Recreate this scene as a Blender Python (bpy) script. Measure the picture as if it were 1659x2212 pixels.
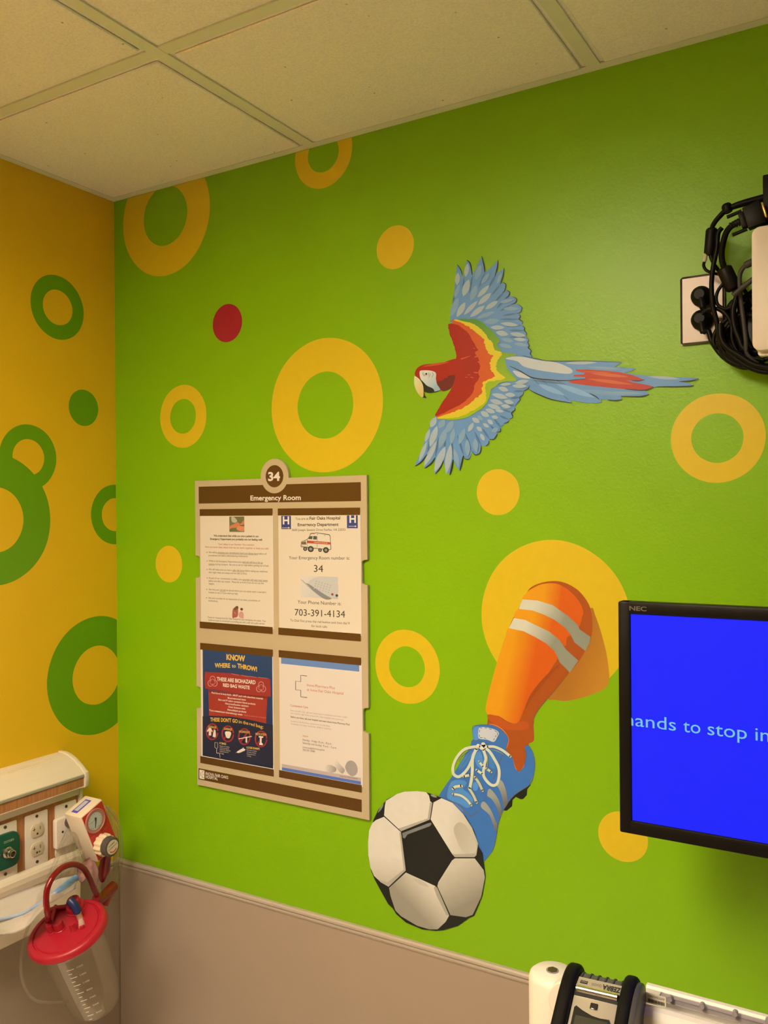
import bpy, bmesh, math, random
from mathutils import Vector, Matrix
from mathutils.geometry import tessellate_polygon

scene = bpy.context.scene
for o in list(bpy.data.objects):
    bpy.data.objects.remove(o)

# ------------------------------------------------------------------ camera
W, H, F = 1659.0, 2212.0, 1886.63
CAM = Vector((1.6826, -1.5093, 1.7276))
R = Matrix(((0.8565101, -0.5160872, 0.0066631),
            (0.5160710, 0.8565360, 0.0040952),
            (-0.0078207, -0.0000689, 0.9999694)))
RIGHT, FWD, UP = R.col[0].copy(), R.col[1].copy(), R.col[2].copy()
cd = bpy.data.cameras.new('camera')
cam = bpy.data.objects.new('camera', cd)
scene.collection.objects.link(cam)
cd.sensor_fit = 'VERTICAL'
cd.sensor_height = 36.0
cd.lens = F / H * 36.0
cd.clip_start = 0.02
cam.matrix_world = Matrix(((RIGHT.x, UP.x, -FWD.x, CAM.x), (RIGHT.y, UP.y, -FWD.y, CAM.y),
                           (RIGHT.z, UP.z, -FWD.z, CAM.z), (0, 0, 0, 1)))
scene.camera = cam

# ------------------------------------------------------------------ light and exposure
scene.view_settings.view_transform = 'Standard'
scene.view_settings.look = 'None'
scene.view_settings.gamma = 1.0
scene.view_settings.use_curve_mapping = False
scene.view_settings.exposure = 0.0
LAMP = (1.0, 0.82, 0.58)
LAMP_A = 33.0          # strength of the fixture near the painted wall
LAMP_B = 26.0          # strength of the fixture at the back of the room
wd = bpy.data.worlds.new('world')
scene.world = wd
wd.use_nodes = True
wd.node_tree.nodes['Background'].inputs[0].default_value = (0.02, 0.016, 0.01, 1)
wd.node_tree.nodes['Background'].inputs[1].default_value = 1.0

HC = 2.5      # ceiling height
RAIL = 0.876  # height of the chair rail
RX, RY = 3.05, -4.108

# ------------------------------------------------------------------ helpers
C = scene.collection
LIN = lambda c: c / 12.92 if c <= 0.04045 else ((c + 0.055) / 1.055) ** 2.4
REF = (1.09, 0.85, 0.50)


def alb(r, g, b, k=1.0):
    """surface colour of something seen as sRGB r,g,b under the warm lamp light"""
    return tuple(min(0.9, max(0.002, LIN(v / 255.0) / e * k)) for v, e in zip((r, g, b), REF))


def ray(u, v):
    return RIGHT * ((u - W / 2) / F) + FWD - UP * ((v - H / 2) / F)


def un(p, ax, val):
    """point of the plane axis ax = val that the photograph shows at pixel p"""
    d = ray(*p)
    return CAM + d * ((val - CAM[ax]) / d[ax])


def zoomed(org, s, pts):
    return [(org[0] + x / s, org[1] + y / s) for x, y in pts]


MATS = {}


def new_mat(name):
    m = bpy.data.materials.new(name)
    m.use_nodes = True
    nt = m.node_tree
    return m, nt, nt.nodes['Principled BSDF']


def mat(name, col, rough=0.5, metal=0.0, bump=0.0, bscale=200.0, var=0.0, vscale=8.0, spec=0.5, emit=None, estr=0.0, coat=0.0):
    if name in MATS:
        return MATS[name]
    m, nt, b = new_mat(name)
    b.inputs['Base Color'].default_value = (*col, 1)
    b.inputs['Roughness'].default_value = rough
    b.inputs['Metallic'].default_value = metal
    b.inputs['Specular IOR Level'].default_value = spec
    b.inputs['Coat Weight'].default_value = coat
    if emit:
        b.inputs['Emission Color'].default_value = (*emit, 1)
        b.inputs['Emission Strength'].default_value = estr
    tc = nt.nodes.new('ShaderNodeTexCoord')
    if bump:
        n = nt.nodes.new('ShaderNodeTexNoise')
        n.inputs['Scale'].default_value = bscale
        n.inputs['Detail'].default_value = 3
        bp = nt.nodes.new('ShaderNodeBump')
        bp.inputs['Strength'].default_value = bump
        bp.inputs['Distance'].default_value = 0.001
        nt.links.new(tc.outputs['Object'], n.inputs['Vector'])
        nt.links.new(n.outputs['Fac'], bp.inputs['Height'])
        nt.links.new(bp.outputs['Normal'], b.inputs['Normal'])
    if var:
        n = nt.nodes.new('ShaderNodeTexNoise')
        n.inputs['Scale'].default_value = vscale
        n.inputs['Detail'].default_value = 4
        mx = nt.nodes.new('ShaderNodeMix')
        mx.data_type = 'RGBA'
        mx.inputs['A'].default_value = (*[c * (1 - var) for c in col], 1)
        mx.inputs['B'].default_value = (*[min(1, c * (1 + var)) for c in col], 1)
        nt.links.new(tc.outputs['Object'], n.inputs['Vector'])
        nt.links.new(n.outputs['Fac'], mx.inputs['Factor'])
        nt.links.new(mx.outputs['Result'], b.inputs['Base Color'])
    MATS[name] = m
    return m


def clear_mat(name, tint=(0.95, 0.95, 0.93), haze=0.12, hcol=(0.8, 0.8, 0.75), rough=0.08):
    if name in MATS:
        return MATS[name]
    m = bpy.data.materials.new(name)
    m.use_nodes = True
    nt = m.node_tree
    nt.nodes.clear()
    out = nt.nodes.new('ShaderNodeOutputMaterial')
    tr = nt.nodes.new('ShaderNodeBsdfTransparent')
    tr.inputs[0].default_value = (*tint, 1)
    gl = nt.nodes.new('ShaderNodeBsdfGlossy')
    gl.inputs['Roughness'].default_value = rough
    df = nt.nodes.new('ShaderNodeBsdfDiffuse')
    df.inputs[0].default_value = (*hcol, 1)
    lw = nt.nodes.new('ShaderNodeLayerWeight')
    lw.inputs['Blend'].default_value = 0.25
    m1 = nt.nodes.new('ShaderNodeMixShader')
    m1.inputs[0].default_value = haze
    m2 = nt.nodes.new('ShaderNodeMixShader')
    mul = nt.nodes.new('ShaderNodeMath')
    mul.operation = 'MULTIPLY'
    mul.inputs[1].default_value = 0.22
    nt.links.new(tr.outputs[0], m1.inputs[1])
    nt.links.new(df.outputs[0], m1.inputs[2])
    nt.links.new(lw.outputs['Fresnel'], mul.inputs[0])
    nt.links.new(mul.outputs[0], m2.inputs[0])
    nt.links.new(m1.outputs[0], m2.inputs[1])
    nt.links.new(gl.outputs[0], m2.inputs[2])
    nt.links.new(m2.outputs[0], out.inputs[0])
    MATS[name] = m
    return m


def paint_mat(name='wall_paint_colours', rough=0.38, bump=0.10, streak=0.05):
    if name in MATS:
        return MATS[name]
    m, nt, b = new_mat(name)
    b.inputs['Roughness'].default_value = rough
    b.inputs['Specular IOR Level'].default_value = 0.33
    at = nt.nodes.new('ShaderNodeAttribute')
    at.attribute_name = 'Col'
    tc = nt.nodes.new('ShaderNodeTexCoord')
    n = nt.nodes.new('ShaderNodeTexNoise')
    n.inputs['Scale'].default_value = 60
    n.inputs['Detail'].default_value = 4
    mr = nt.nodes.new('ShaderNodeMapRange')
    mr.inputs['To Min'].default_value = 1 - streak
    mr.inputs['To Max'].default_value = 1 + streak
    mx = nt.nodes.new('ShaderNodeVectorMath')
    mx.operation = 'SCALE'
    nt.links.new(tc.outputs['Object'], n.inputs['Vector'])
    nt.links.new(n.outputs['Fac'], mr.inputs['Value'])
    nt.links.new(at.outputs['Color'], mx.inputs[0])
    nt.links.new(mr.outputs[0], mx.inputs['Scale'])
    nt.links.new(mx.outputs[0], b.inputs['Base Color'])
    if bump:
        n2 = nt.nodes.new('ShaderNodeTexNoise')
        n2.inputs['Scale'].default_value = 260
        bp = nt.nodes.new('ShaderNodeBump')
        bp.inputs['Strength'].default_value = bump
        bp.inputs['Distance'].default_value = 0.001
        nt.links.new(tc.outputs['Object'], n2.inputs['Vector'])
        nt.links.new(n2.outputs['Fac'], bp.inputs['Height'])
        nt.links.new(bp.outputs['Normal'], b.inputs['Normal'])
    MATS[name] = m
    return m


def link(name, me, parent=None):
    o = bpy.data.objects.new(name, me)
    C.objects.link(o)
    if parent:
        o.parent = parent
        o.matrix_parent_inverse = Matrix.Translation(parent.location).inverted()
    return o


def tag(o, label=None, cat=None, group=None, kind=None):
    if label:
        o['label'] = label
    if cat:
        o['category'] = cat
    if group:
        o['group'] = group
    if kind:
        o['kind'] = kind
    return o


def empty(name, loc, label, cat, group=None):
    o = bpy.data.objects.new(name, None)
    C.objects.link(o)
    o.location = loc
    o.empty_display_size = 0.05
    return tag(o, label, cat, group)


class MB:
    """collects shapes in world space (or in a frame) and links them as one mesh object"""

    def __init__(self, M=None):
        self.bm = bmesh.new()
        self.M = M or Matrix.Identity(4)
        self.mats = []

    def mi(self, m):
        if m not in self.mats:
            self.mats.append(m)
        return self.mats.index(m)

    def _set(self, faces, m, smooth=False):
        i = self.mi(m)
        for f in faces:
            f.material_index = i
            f.smooth = smooth

    def box(self, lo, hi, m, bevel=0.0, seg=2):
        t = bmesh.new()
        bmesh.ops.create_cube(t, size=1.0)
        lo, hi = Vector(lo), Vector(hi)
        for v in t.verts:
            v.co = Vector(((lo[k] + hi[k]) / 2 + v.co[k] * (hi[k] - lo[k]) for k in range(3)))
        if bevel:
            bmesh.ops.bevel(t, geom=t.edges[:], offset=bevel, segments=seg, profile=0.5, affect='EDGES')
        self._merge(t, m, bevel > 0)

    def _merge(self, t, m, smooth=False):
        vs = [self.bm.verts.new(self.M @ v.co) for v in t.verts]
        t.verts.index_update()
        i = self.mi(m)
        for f in t.faces:
            try:
                nf = self.bm.faces.new([vs[v.index] for v in f.verts])
                nf.material_index = i
                nf.smooth = smooth
            except ValueError:
                pass
        t.free()

    def prism(self, pts, d, m, bevel=0.0, smooth=False, seg=2):
        """closed outline pts (3d, planar) pushed along vector d"""
        t = bmesh.new()
        vs = [t.verts.new(p) for p in pts]
        f = t.faces.new(vs)
        r = bmesh.ops.extrude_face_region(t, geom=[f])
        bmesh.ops.translate(t, verts=[e for e in r['geom'] if isinstance(e, bmesh.types.BMVert)], vec=Vector(d))
        bmesh.ops.recalc_face_normals(t, faces=t.faces[:])
        if bevel:
            fs = [f for f in t.faces if len(f.verts) == len(pts)]
            es = set()
            for q in fs:
                es.update(q.edges)
            bmesh.ops.bevel(t, geom=list(es), offset=bevel, segments=seg, profile=0.5, affect='EDGES')
        self._merge(t, m, smooth or bevel > 0)

    def tube(self, pts, r, m, n=10, caps=True, smooth=True, res=6, spline=True):
        P = [Vector(p) for p in pts]
        rs = r if isinstance(r, (list, tuple)) else [r] * len(P)
        if spline and len(P) > 2:
            P, rs = crom3(P, rs, res)
        rings = []
        nrm = None
        for i, p in enumerate(P):
            a = P[max(0, i - 1)]
            b = P[min(len(P) - 1, i + 1)]
            t = (b - a).normalized()
            if nrm is None:
                nrm = t.orthogonal().normalized()
            else:
                nrm = (nrm - t * nrm.dot(t))
                nrm = nrm.normalized() if nrm.length > 1e-6 else t.orthogonal().normalized()
            bi = t.cross(nrm)
            rings.append([self.bm.verts.new(self.M @ (p + (nrm * math.cos(2 * math.pi * k / n) + bi * math.sin(2 * math.pi * k / n)) * rs[i])) for k in range(n)])
        fs = []
        for a, b in zip(rings, rings[1:]):
            for k in range(n):
                fs.append(self.bm.faces.new((a[k], a[(k + 1) % n], b[(k + 1) % n], b[k])))
        if caps:
            fs.append(self.bm.faces.new(rings[0][::-1]))
            fs.append(self.bm.faces.new(rings[-1]))
        self._set(fs, m, smooth)

    def cyl(self, a, b, r, m, n=32, r2=None, bevel=0.0):
        a, b = Vector(a), Vector(b)
        r2 = r if r2 is None else r2
        if bevel:
            d = (b - a).normalized() * bevel
            self.tube([a, a + d * 0.0001 + d * 0.0, a + d, b - d, b], [r - bevel, r - bevel, r, r2, r2 - bevel], m, n, spline=False)
        else:
            self.tube([a, b], [r, r2], m, n, spline=False, smooth=True)

    def lathe(self, prof, m, n=48, o=(0, 0, 0), ax=(0, 0, 1), flute=None):
        """prof: (radius, height) pairs round axis ax through o"""
        o = Vector(o)
        ax = Vector(ax).normalized()
        e1 = ax.orthogonal().normalized()
        e2 = ax.cross(e1)
        rings = []
        for r, h in prof:
            if r < 1e-6:
                rings.append([self.bm.verts.new(self.M @ (o + ax * h))])
            else:
                ring = []
                for k in range(n):
                    a = 2 * math.pi * k / n
                    rr = r * (1 + (flute[0] * math.cos(flute[1] * a) if flute else 0))
                    ring.append(self.bm.verts.new(self.M @ (o + ax * h + (e1 * math.cos(a) + e2 * math.sin(a)) * rr)))
                rings.append(ring)
        fs = []
        for a, b in zip(rings, rings[1:]):
            for k in range(n):
                if len(a) == 1 and len(b) == 1:
                    continue
                if len(a) == 1:
                    fs.append(self.bm.faces.new((a[0], b[(k + 1) % n], b[k])))
                elif len(b) == 1:
                    fs.append(self.bm.faces.new((a[k], a[(k + 1) % n], b[0])))
                else:
                    fs.append(self.bm.faces.new((a[k], a[(k + 1) % n], b[(k + 1) % n], b[k])))
        self._set(fs, m, True)

    def quad(self, pts, m):
        f = self.bm.faces.new([self.bm.verts.new(self.M @ Vector(p)) for p in pts])
        self._set([f], m)

    def tri(self, vs, tris, m):
        V = [self.bm.verts.new(self.M @ Vector(v)) for v in vs]
        fs = []
        for t in tris:
            try:
                fs.append(self.bm.faces.new([V[k] for k in t]))
            except ValueError:
                pass
        self._set(fs, m)

    def grid(self, rows, m, thick=0.0):
        """rows of points -> smooth sheet, optionally with thickness"""
        V = [[self.bm.verts.new(self.M @ Vector(p)) for p in r] for r in rows]
        fs = []
        for a, b in zip(V, V[1:]):
            for k in range(len(a) - 1):
                fs.append(self.bm.faces.new((a[k], a[k + 1], b[k + 1], b[k])))
        self._set(fs, m, True)
        if thick:
            bmesh.ops.solidify(self.bm, geom=fs, thickness=thick)
            i = self.mi(m)
            for f in self.bm.faces:
                f.smooth = True

    def build(self, name, parent=None, label=None, autosmooth=True):
        me = bpy.data.meshes.new(name)
        bmesh.ops.recalc_face_normals(self.bm, faces=self.bm.faces[:])
        if autosmooth:
            for e in self.bm.edges:
                if len(e.link_faces) == 2 and e.calc_face_angle(0) > 0.7:
                    e.smooth = False
        org = None
        if parent is None:
            if len(self.bm.verts):
                xs = [v.co for v in self.bm.verts]
                org = Vector(((min(v[k] for v in xs) + max(v[k] for v in xs)) / 2 for k in range(3)))
                org.z = min(v.z for v in xs)
                bmesh.ops.translate(self.bm, verts=self.bm.verts[:], vec=-org)
        self.bm.to_mesh(me)
        self.bm.free()
        for m in self.mats:
            me.materials.append(m)
        o = link(name, me, parent)
        if org is not None:
            o.location = org
        if label:
            o['label'] = label
        return o


def crom3(P, rs, res):
    out, ro = [], []
    n = len(P)
    for i in range(n - 1):
        p0, p1, p2, p3 = P[max(0, i - 1)], P[i], P[i + 1], P[min(n - 1, i + 2)]
        for k in range(res):
            t = k / res
            out.append(0.5 * ((2 * p1) + (p2 - p0) * t + (2 * p0 - 5 * p1 + 4 * p2 - p3) * t * t + (3 * p1 - p0 - 3 * p2 + p3) * t ** 3))
            ro.append(rs[i] * (1 - t) + rs[i + 1] * t)
    out.append(P[-1])
    ro.append(rs[-1])
    return out, ro


def crom2(P, res=5, closed=True):
    n = len(P)
    out = []
    rng = range(n) if closed else range(n - 1)
    for i in rng:
        if closed:
            a, b, c, d = P[(i - 1) % n], P[i], P[(i + 1) % n], P[(i + 2) % n]
        else:
            a, b, c, d = P[max(0, i - 1)], P[i], P[i + 1], P[min(n - 1, i + 2)]
        for k in range(res):
            t = k / res
            out.append(tuple(0.5 * (2 * b[j] + (c[j] - a[j]) * t + (2 * a[j] - 5 * b[j] + 4 * c[j] - d[j]) * t * t + (3 * b[j] - a[j] - 3 * c[j] + d[j]) * t ** 3) for j in range(2)))
    if not closed:
        out.append(tuple(P[-1]))
    return out


def clip(poly, k, val, keep_less=True):
    out = []
    n = len(poly)
    ins = lambda p: (p[k] <= val) if keep_less else (p[k] >= val)
    for i in range(n):
        a, b = poly[i], poly[(i + 1) % n]
        if ins(a):
            out.append(a)
        if ins(a) != ins(b):
            t = (val - a[k]) / (b[k] - a[k])
            out.append((a[0] + (b[0] - a[0]) * t, a[1] + (b[1] - a[1]) * t))
    return out


_txt = {}


def glyphs(s, bold=0.0):
    key = (s, bold)
    if key not in _txt:
        cu = bpy.data.curves.new('t', 'FONT')
        cu.body = s
        cu.size = 1.0
        cu.offset = bold
        cu.resolution_u = 3
        ob = bpy.data.objects.new('t', cu)
        C.objects.link(ob)
        dg = bpy.context.evaluated_depsgraph_get()
        me = bpy.data.meshes.new_from_object(ob.evaluated_get(dg))
        vs = [(v.co.x, v.co.y) for v in me.vertices]
        fs = [tuple(p.vertices) for p in me.polygons]
        bpy.data.objects.remove(ob)
        bpy.data.curves.remove(cu)
        bpy.data.meshes.remove(me)
        _txt[key] = (vs, fs)
    return _txt[key]


STEP = 0.00003


class Art:
    """flat artwork on a plane: ax=1 -> plane y=val seen from -y, ax=0 -> plane x=val seen from +x.
    Shapes are stacked in hair-thin layers of paint or print."""

    def __init__(self, ax, val, m, layer=1):
        self.ax, self.val, self.m = ax, val, m
        self.V, self.Fc, self.Cc = [], [], []
        self.layer = layer

    def to2(self, p):
        q = un(p, self.ax, self.val)
        return (q.x, q.z) if self.ax == 1 else (q.y, q.z)

    def p3(self, q, L=None):
        d = self.layer * STEP if L is None else L * STEP
        if self.ax == 1:
            return (q[0], self.val - d, q[1])
        return (self.val + d, q[0], q[1])

    def poly2(self, pts, col, grad=None, clipz=True):
        """pts in plane metres; grad = (a, b, colA, colB)"""
        if clipz:
            pts = clip(pts, 1, HC - 0.001)
        if len(pts) < 3:
            return self
        if grad:
            a, b, ca, cb = grad
            d = (b[0] - a[0], b[1] - a[1])
            l2 = d[0] ** 2 + d[1] ** 2
            tt = lambda q: ((q[0] - a[0]) * d[0] + (q[1] - a[1]) * d[1]) / l2
            N = 8
            cuts = [-1e3] + [k / N for k in range(N + 1)] + [1e3]
            for c0, c1 in zip(cuts, cuts[1:]):
                q = [(tt(p), i, p) for i, p in enumerate(pts)]
                piece = self._slab(pts, tt, c0, c1)
                for pc in piece:
                    self._add(pc, [tuple(x + (y - x) * min(1, max(0, tt(p))) for x, y in zip(ca, cb)) for p in pc])
        else:
            self._add(pts, [col] * len(pts))
        self.layer += 1
        return self

    def _slab(self, pts, tt, c0, c1):
        bm = bmesh.new()
        vs = [bm.verts.new((p[0], p[1], 0)) for p in pts]
        tris = tessellate_polygon([[Vector((p[0], p[1], 0)) for p in pts]])
        for t in tris:
            try:
                bm.faces.new([vs[k] for k in t])
            except ValueError:
                pass
        out = []
        for f in bm.faces:
            tri = [(v.co.x, v.co.y) for v in f.verts]
            q = self._cliptt(tri, tt, c0, False)
            q = self._cliptt(q, tt, c1, True)
            if len(q) >= 3:
                out.append(q)
        bm.free()
        return out

    def _cliptt(self, poly, tt, val, less):
        out = []
        n = len(poly)
        for i in range(n):
            a, b = poly[i], poly[(i + 1) % n]
            ta, tb = tt(a), tt(b)
            ia = ta <= val if less else ta >= val
            ib = tb <= val if less else tb >= val
            if ia:
                out.append(a)
            if ia != ib:
                t = (val - ta) / (tb - ta)
                out.append((a[0] + (b[0] - a[0]) * t, a[1] + (b[1] - a[1]) * t))
        return out

    def _add(self, pts, cols, tris=None):
        b = len(self.V)
        if tris is None:
            if len(pts) == 3:
                tris = [(0, 1, 2)]
            else:
                tris = tessellate_polygon([[Vector((p[0], p[1], 0)) for p in pts]])
        for p, c in zip(pts, cols):
            self.V.append(self.p3(p))
            self.Cc.append(c)
        for t in tris:
            self.Fc.append(tuple(b + k for k in t))

    def shape(self, px, col, smooth=True, grad=None, jag=0.0, res=5):
        """px: outline in pixels of the photograph"""
        P = crom2(px, res) if smooth else list(px)
        if jag:
            rnd = random.Random(int(abs(px[0][0]) * 7))
            P = [(x + rnd.uniform(-jag, jag), y + rnd.uniform(-jag * .6, jag * .6)) for x, y in P]
        q = [self.to2(p) for p in P]
        g = None
        if grad:
            g = (self.to2(grad[0]), self.to2(grad[1]), grad[2], grad[3])
        return self.poly2(q, col, g)

    def leaf(self, a, b, w, col):
        dx, dy = b[0] - a[0], b[1] - a[1]
        l = math.hypot(dx, dy) or 1
        nx, ny = -dy / l * w / 2, dx / l * w / 2
        P = []
        for k in range(9):
            t = k / 8
            s = math.sin(math.pi * t) ** 0.8
            P.append((a[0] + dx * t + nx * s, a[1] + dy * t + ny * s))
        for k in range(7, 0, -1):
            t = k / 8
            s = math.sin(math.pi * t) ** 0.8
            P.append((a[0] + dx * t - nx * s, a[1] + dy * t - ny * s))
        return self.poly2([self.to2(p) for p in P], col)

    def stroke(self, px, w, col, taper=True, smooth=True):
        P = crom2(px, 6, False) if smooth and len(px) > 2 else list(px)
        n = len(P)
        Lf, Rt = [], []
        for i, p in enumerate(P):
            a, b = P[max(0, i - 1)], P[min(n - 1, i + 1)]
            dx, dy = b[0] - a[0], b[1] - a[1]
            l = math.hypot(dx, dy) or 1
            t = i / (n - 1)
            ww = w / 2 * ((0.35 + 0.65 * math.sin(math.pi * t)) if taper else 1)
            Lf.append((p[0] - dy / l * ww, p[1] + dx / l * ww))
            Rt.append((p[0] + dy / l * ww, p[1] - dx / l * ww))
        b0 = len(self.V)
        for a, b in zip(Lf, Rt):
            for q in (a, b):
                self.V.append(self.p3(self.to2(q)))
                self.Cc.append(col)
        for i in range(n - 1):
            k = b0 + 2 * i
            self.Fc.append((k, k + 1, k + 3, k + 2))
        if not taper:
            for p in (P[0], P[-1]):
                self.dotpx(p, w / 2, col)
        self.layer += 1
        return self

    def dotpx(self, c, r, col, n=14):
        q = self.to2(c)
        e = self.to2((c[0] + r, c[1]))
        e2 = self.to2((c[0], c[1] + r))
        ra, rb = abs(e[0] - q[0]), abs(e2[1] - q[1])
        pts = [(q[0] + ra * math.cos(2 * math.pi * k / n), q[1] + rb * math.sin(2 * math.pi * k / n)) for k in range(n)]
        self._add(pts, [col] * n, [(0, k, k + 1) for k in range(1, n - 1)])

    def disc(self, c, r, col, n=72, wob=0.0, seed=1):
        rnd = random.Random(seed)
        ph = [rnd.uniform(0, 6.28) for _ in range(3)]
        pts = []
        for k in range(n):
            a = 2 * math.pi * k / n
            rr = r * (1 + wob * (math.sin(2 * a + ph[0]) + .6 * math.sin(3 * a + ph[1]) + .4 * math.sin(7 * a + ph[2])))
            pts.append((c[0] + rr * math.cos(a), c[1] + rr * math.sin(a)))
        return pts

    def ring(self, c, ro, ri, col, seed=1, lim=None):
        """ring or disc cut at the corner and the ceiling"""
        n = 96
        o = self.disc(c, ro, col, n, 0.004, seed)
        i = self.disc(c, ri, col, n, 0.006, seed + 9) if ri else None
        def cut(poly):
            poly = clip(poly, 1, HC - 0.001)
            if self.ax == 1:
                poly = clip(poly, 0, 0.0008, False)
            else:
                poly = clip(poly, 0, -0.0008)
            return poly
        for k in range(n):
            k2 = (k + 1) % n
            q = cut([o[k], o[k2], i[k2], i[k]] if i else [o[k], o[k2], c])
            if len(q) >= 3:
                b = len(self.V)
                for p in q:
                    self.V.append(self.p3(p))
                    self.Cc.append(col)
                self.Fc.append(tuple(range(b, b + len(q))))
        self.layer += 1
        return self

    def text(self, s, pl, pr, h, col, bold=0.0, flip=False):
        """s with its baseline from pixel pl to pr and capital height h pixels"""
        vs, fs = glyphs(s, bold)
        if not vs:
            return self
        a, b = self.to2(pl), self.to2(pr)
        mid = ((pl[0] + pr[0]) / 2, (pl[1] + pr[1]) / 2)
        m0, m1 = self.to2(mid), self.to2((mid[0], mid[1] - h))
        hh = m1[1] - m0[1]
        x0, x1 = min(v[0] for v in vs), max(v[0] for v in vs)
        sx = (b[0] - a[0]) / (x1 - x0)
        sy = hh / 0.70
        k0 = len(self.V)
        for v in vs:
            X = a[0] + (v[0] - x0) * sx
            t = (v[0] - x0) / (x1 - x0)
            Z = a[1] + (b[1] - a[1]) * t + v[1] * sy
            self.V.append(self.p3((X, Z)))
            self.Cc.append(col)
        for f in fs:
            self.Fc.append(tuple(k0 + i for i in f))
        return self

    def build(self, name, parent=None, label=None):
        me = bpy.data.meshes.new(name)
        me.from_pydata(self.V, [], self.Fc)
        ca = me.color_attributes.new('Col', 'FLOAT_COLOR', 'POINT')
        for i, c in enumerate(self.Cc):
            ca.data[i].color = (*c, 1)
        # face towards the room
        want = Vector((0, -1, 0)) if self.ax == 1 else Vector((1, 0, 0))
        bm = bmesh.new()
        bm.from_mesh(me)
        bm.normal_update()
        for f in bm.faces:
            if f.normal.dot(want) < 0:
                f.normal_flip()
        bm.to_mesh(me)
        bm.free()
        me.materials.append(self.m)
        o = link(name, me, parent)
        if label:
            o['label'] = label
        return o


# ------------------------------------------------------------------ materials of the room
GREEN = alb(133, 171, 5)
YELLOW = (0.80, 0.50, 0.014)
RINGY = alb(222, 177, 24)
RINGG = alb(108, 148, 8)


def wall_mat(name, col, rough, bump):
    m, nt, b = new_mat(name)
    b.inputs['Roughness'].default_value = rough
    b.inputs['Specular IOR Level'].default_value = 0.33
    tc = nt.nodes.new('ShaderNodeTexCoord')
    n = nt.nodes.new('ShaderNodeTexNoise')
    n.inputs['Scale'].default_value = 3.0
    n.inputs['Detail'].default_value = 5
    mx = nt.nodes.new('ShaderNodeMix')
    mx.data_type = 'RGBA'
    mx.inputs['A'].default_value = (*[c * .94 for c in col], 1)
    mx.inputs['B'].default_value = (*[c * 1.06 for c in col], 1)
    nt.links.new(tc.outputs['Object'], n.inputs['Vector'])
    nt.links.new(n.outputs['Fac'], mx.inputs['Factor'])
    nt.links.new(mx.outputs['Result'], b.inputs['Base Color'])
    n2 = nt.nodes.new('ShaderNodeTexNoise')      # roller stipple
    n2.inputs['Scale'].default_value = 170
    n2.inputs['Detail'].default_value = 3
    bp = nt.nodes.new('ShaderNodeBump')
    bp.inputs['Strength'].default_value = bump
    bp.inputs['Distance'].default_value = 0.0012
    nt.links.new(tc.outputs['Object'], n2.inputs['Vector'])
    nt.links.new(n2.outputs['Fac'], bp.inputs['Height'])
    nt.links.new(bp.outputs['Normal'], b.inputs['Normal'])
    MATS[name] = m
    return m


M_GREEN = wall_mat('green_wall_paint', GREEN, 0.36, 0.30)
M_YELLOW = wall_mat('yellow_wall_paint', YELLOW, 0.42, 0.30)
M_BEIGE = wall_mat('beige_wall_vinyl', alb(172, 140, 100), 0.6, 0.15)
M_CREAM = wall_mat('tan_wall_paint', (0.22, 0.17, 0.12), 0.6, 0.2)
M_PAINT = paint_mat()
M_TRIM = mat('chair_rail_vinyl', alb(190, 160, 118), 0.45)
M_FLOOR = mat('floor_vinyl', (0.64, 0.59, 0.53), 0.5, var=0.15, vscale=20)
M_GRID = mat('ceiling_grid_enamel', (0.76, 0.78, 0.66), 0.5)

# acoustic tile with pinholes and fissures
m, nt, b = new_mat('acoustic_tile')
b.inputs['Roughness'].default_value = 0.9
tc = nt.nodes.new('ShaderNodeTexCoord')
n = nt.nodes.new('ShaderNodeTexNoise')
n.inputs['Scale'].default_value = 240
n.inputs['Detail'].default_value = 4
vo = nt.nodes.new('ShaderNodeTexVoronoi')
vo.inputs['Scale'].default_value = 34
vo.inputs['Randomness'].default_value = 1.0
cr = nt.nodes.new('ShaderNodeValToRGB')
cr.color_ramp.elements[0].position = 0.035
cr.color_ramp.elements[0].color = (0.22, 0.15, 0.10, 1)
cr.color_ramp.elements[1].position = 0.085
cr.color_ramp.elements[1].color = (1, 1, 1, 1)
c2 = nt.nodes.new('ShaderNodeValToRGB')
c2.color_ramp.elements[0].position = 0.3
c2.color_ramp.elements[0].color = (0.84, 0.80, 0.75, 1)
c2.color_ramp.elements[1].position = 0.6
c2.color_ramp.elements[1].color = (0.93, 0.90, 0.86, 1)
mx = nt.nodes.new('ShaderNodeMix')
mx.data_type = 'RGBA'
mx.blend_type = 'MULTIPLY'
mx.inputs['Factor'].default_value = 0.8
# only some cells carry a pit
sep = nt.nodes.new('ShaderNodeSeparateColor')
gt = nt.nodes.new('ShaderNodeMath')
gt.operation = 'GREATER_THAN'
gt.inputs[1].default_value = 0.45
mf = nt.nodes.new('ShaderNodeMath')
mf.operation = 'MULTIPLY'
mf.inputs[1].default_value = 0.8
nt.links.new(tc.outputs['Object'], n.inputs['Vector'])
nt.links.new(tc.outputs['Object'], vo.inputs['Vector'])
nt.links.new(vo.outputs['Distance'], cr.inputs['Fac'])
nt.links.new(vo.outputs['Color'], sep.inputs[0])
nt.links.new(sep.outputs[0], gt.inputs[0])
nt.links.new(gt.outputs[0], mf.inputs[0])
nt.links.new(mf.outputs[0], mx.inputs['Factor'])
nt.links.new(n.outputs['Fac'], c2.inputs['Fac'])
nt.links.new(c2.outputs['Color'], mx.inputs['A'])
nt.links.new(cr.outputs['Color'], mx.inputs['B'])
nt.links.new(mx.outputs['Result'], b.inputs['Base Color'])
bp = nt.nodes.new('ShaderNodeBump')
bp.inputs['Strength'].default_value = 0.5
bp.inputs['Distance'].default_value = 0.0015
nt.links.new(n.outputs['Fac'], bp.inputs['Height'])
nt.links.new(bp.outputs['Normal'], b.inputs['Normal'])
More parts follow.
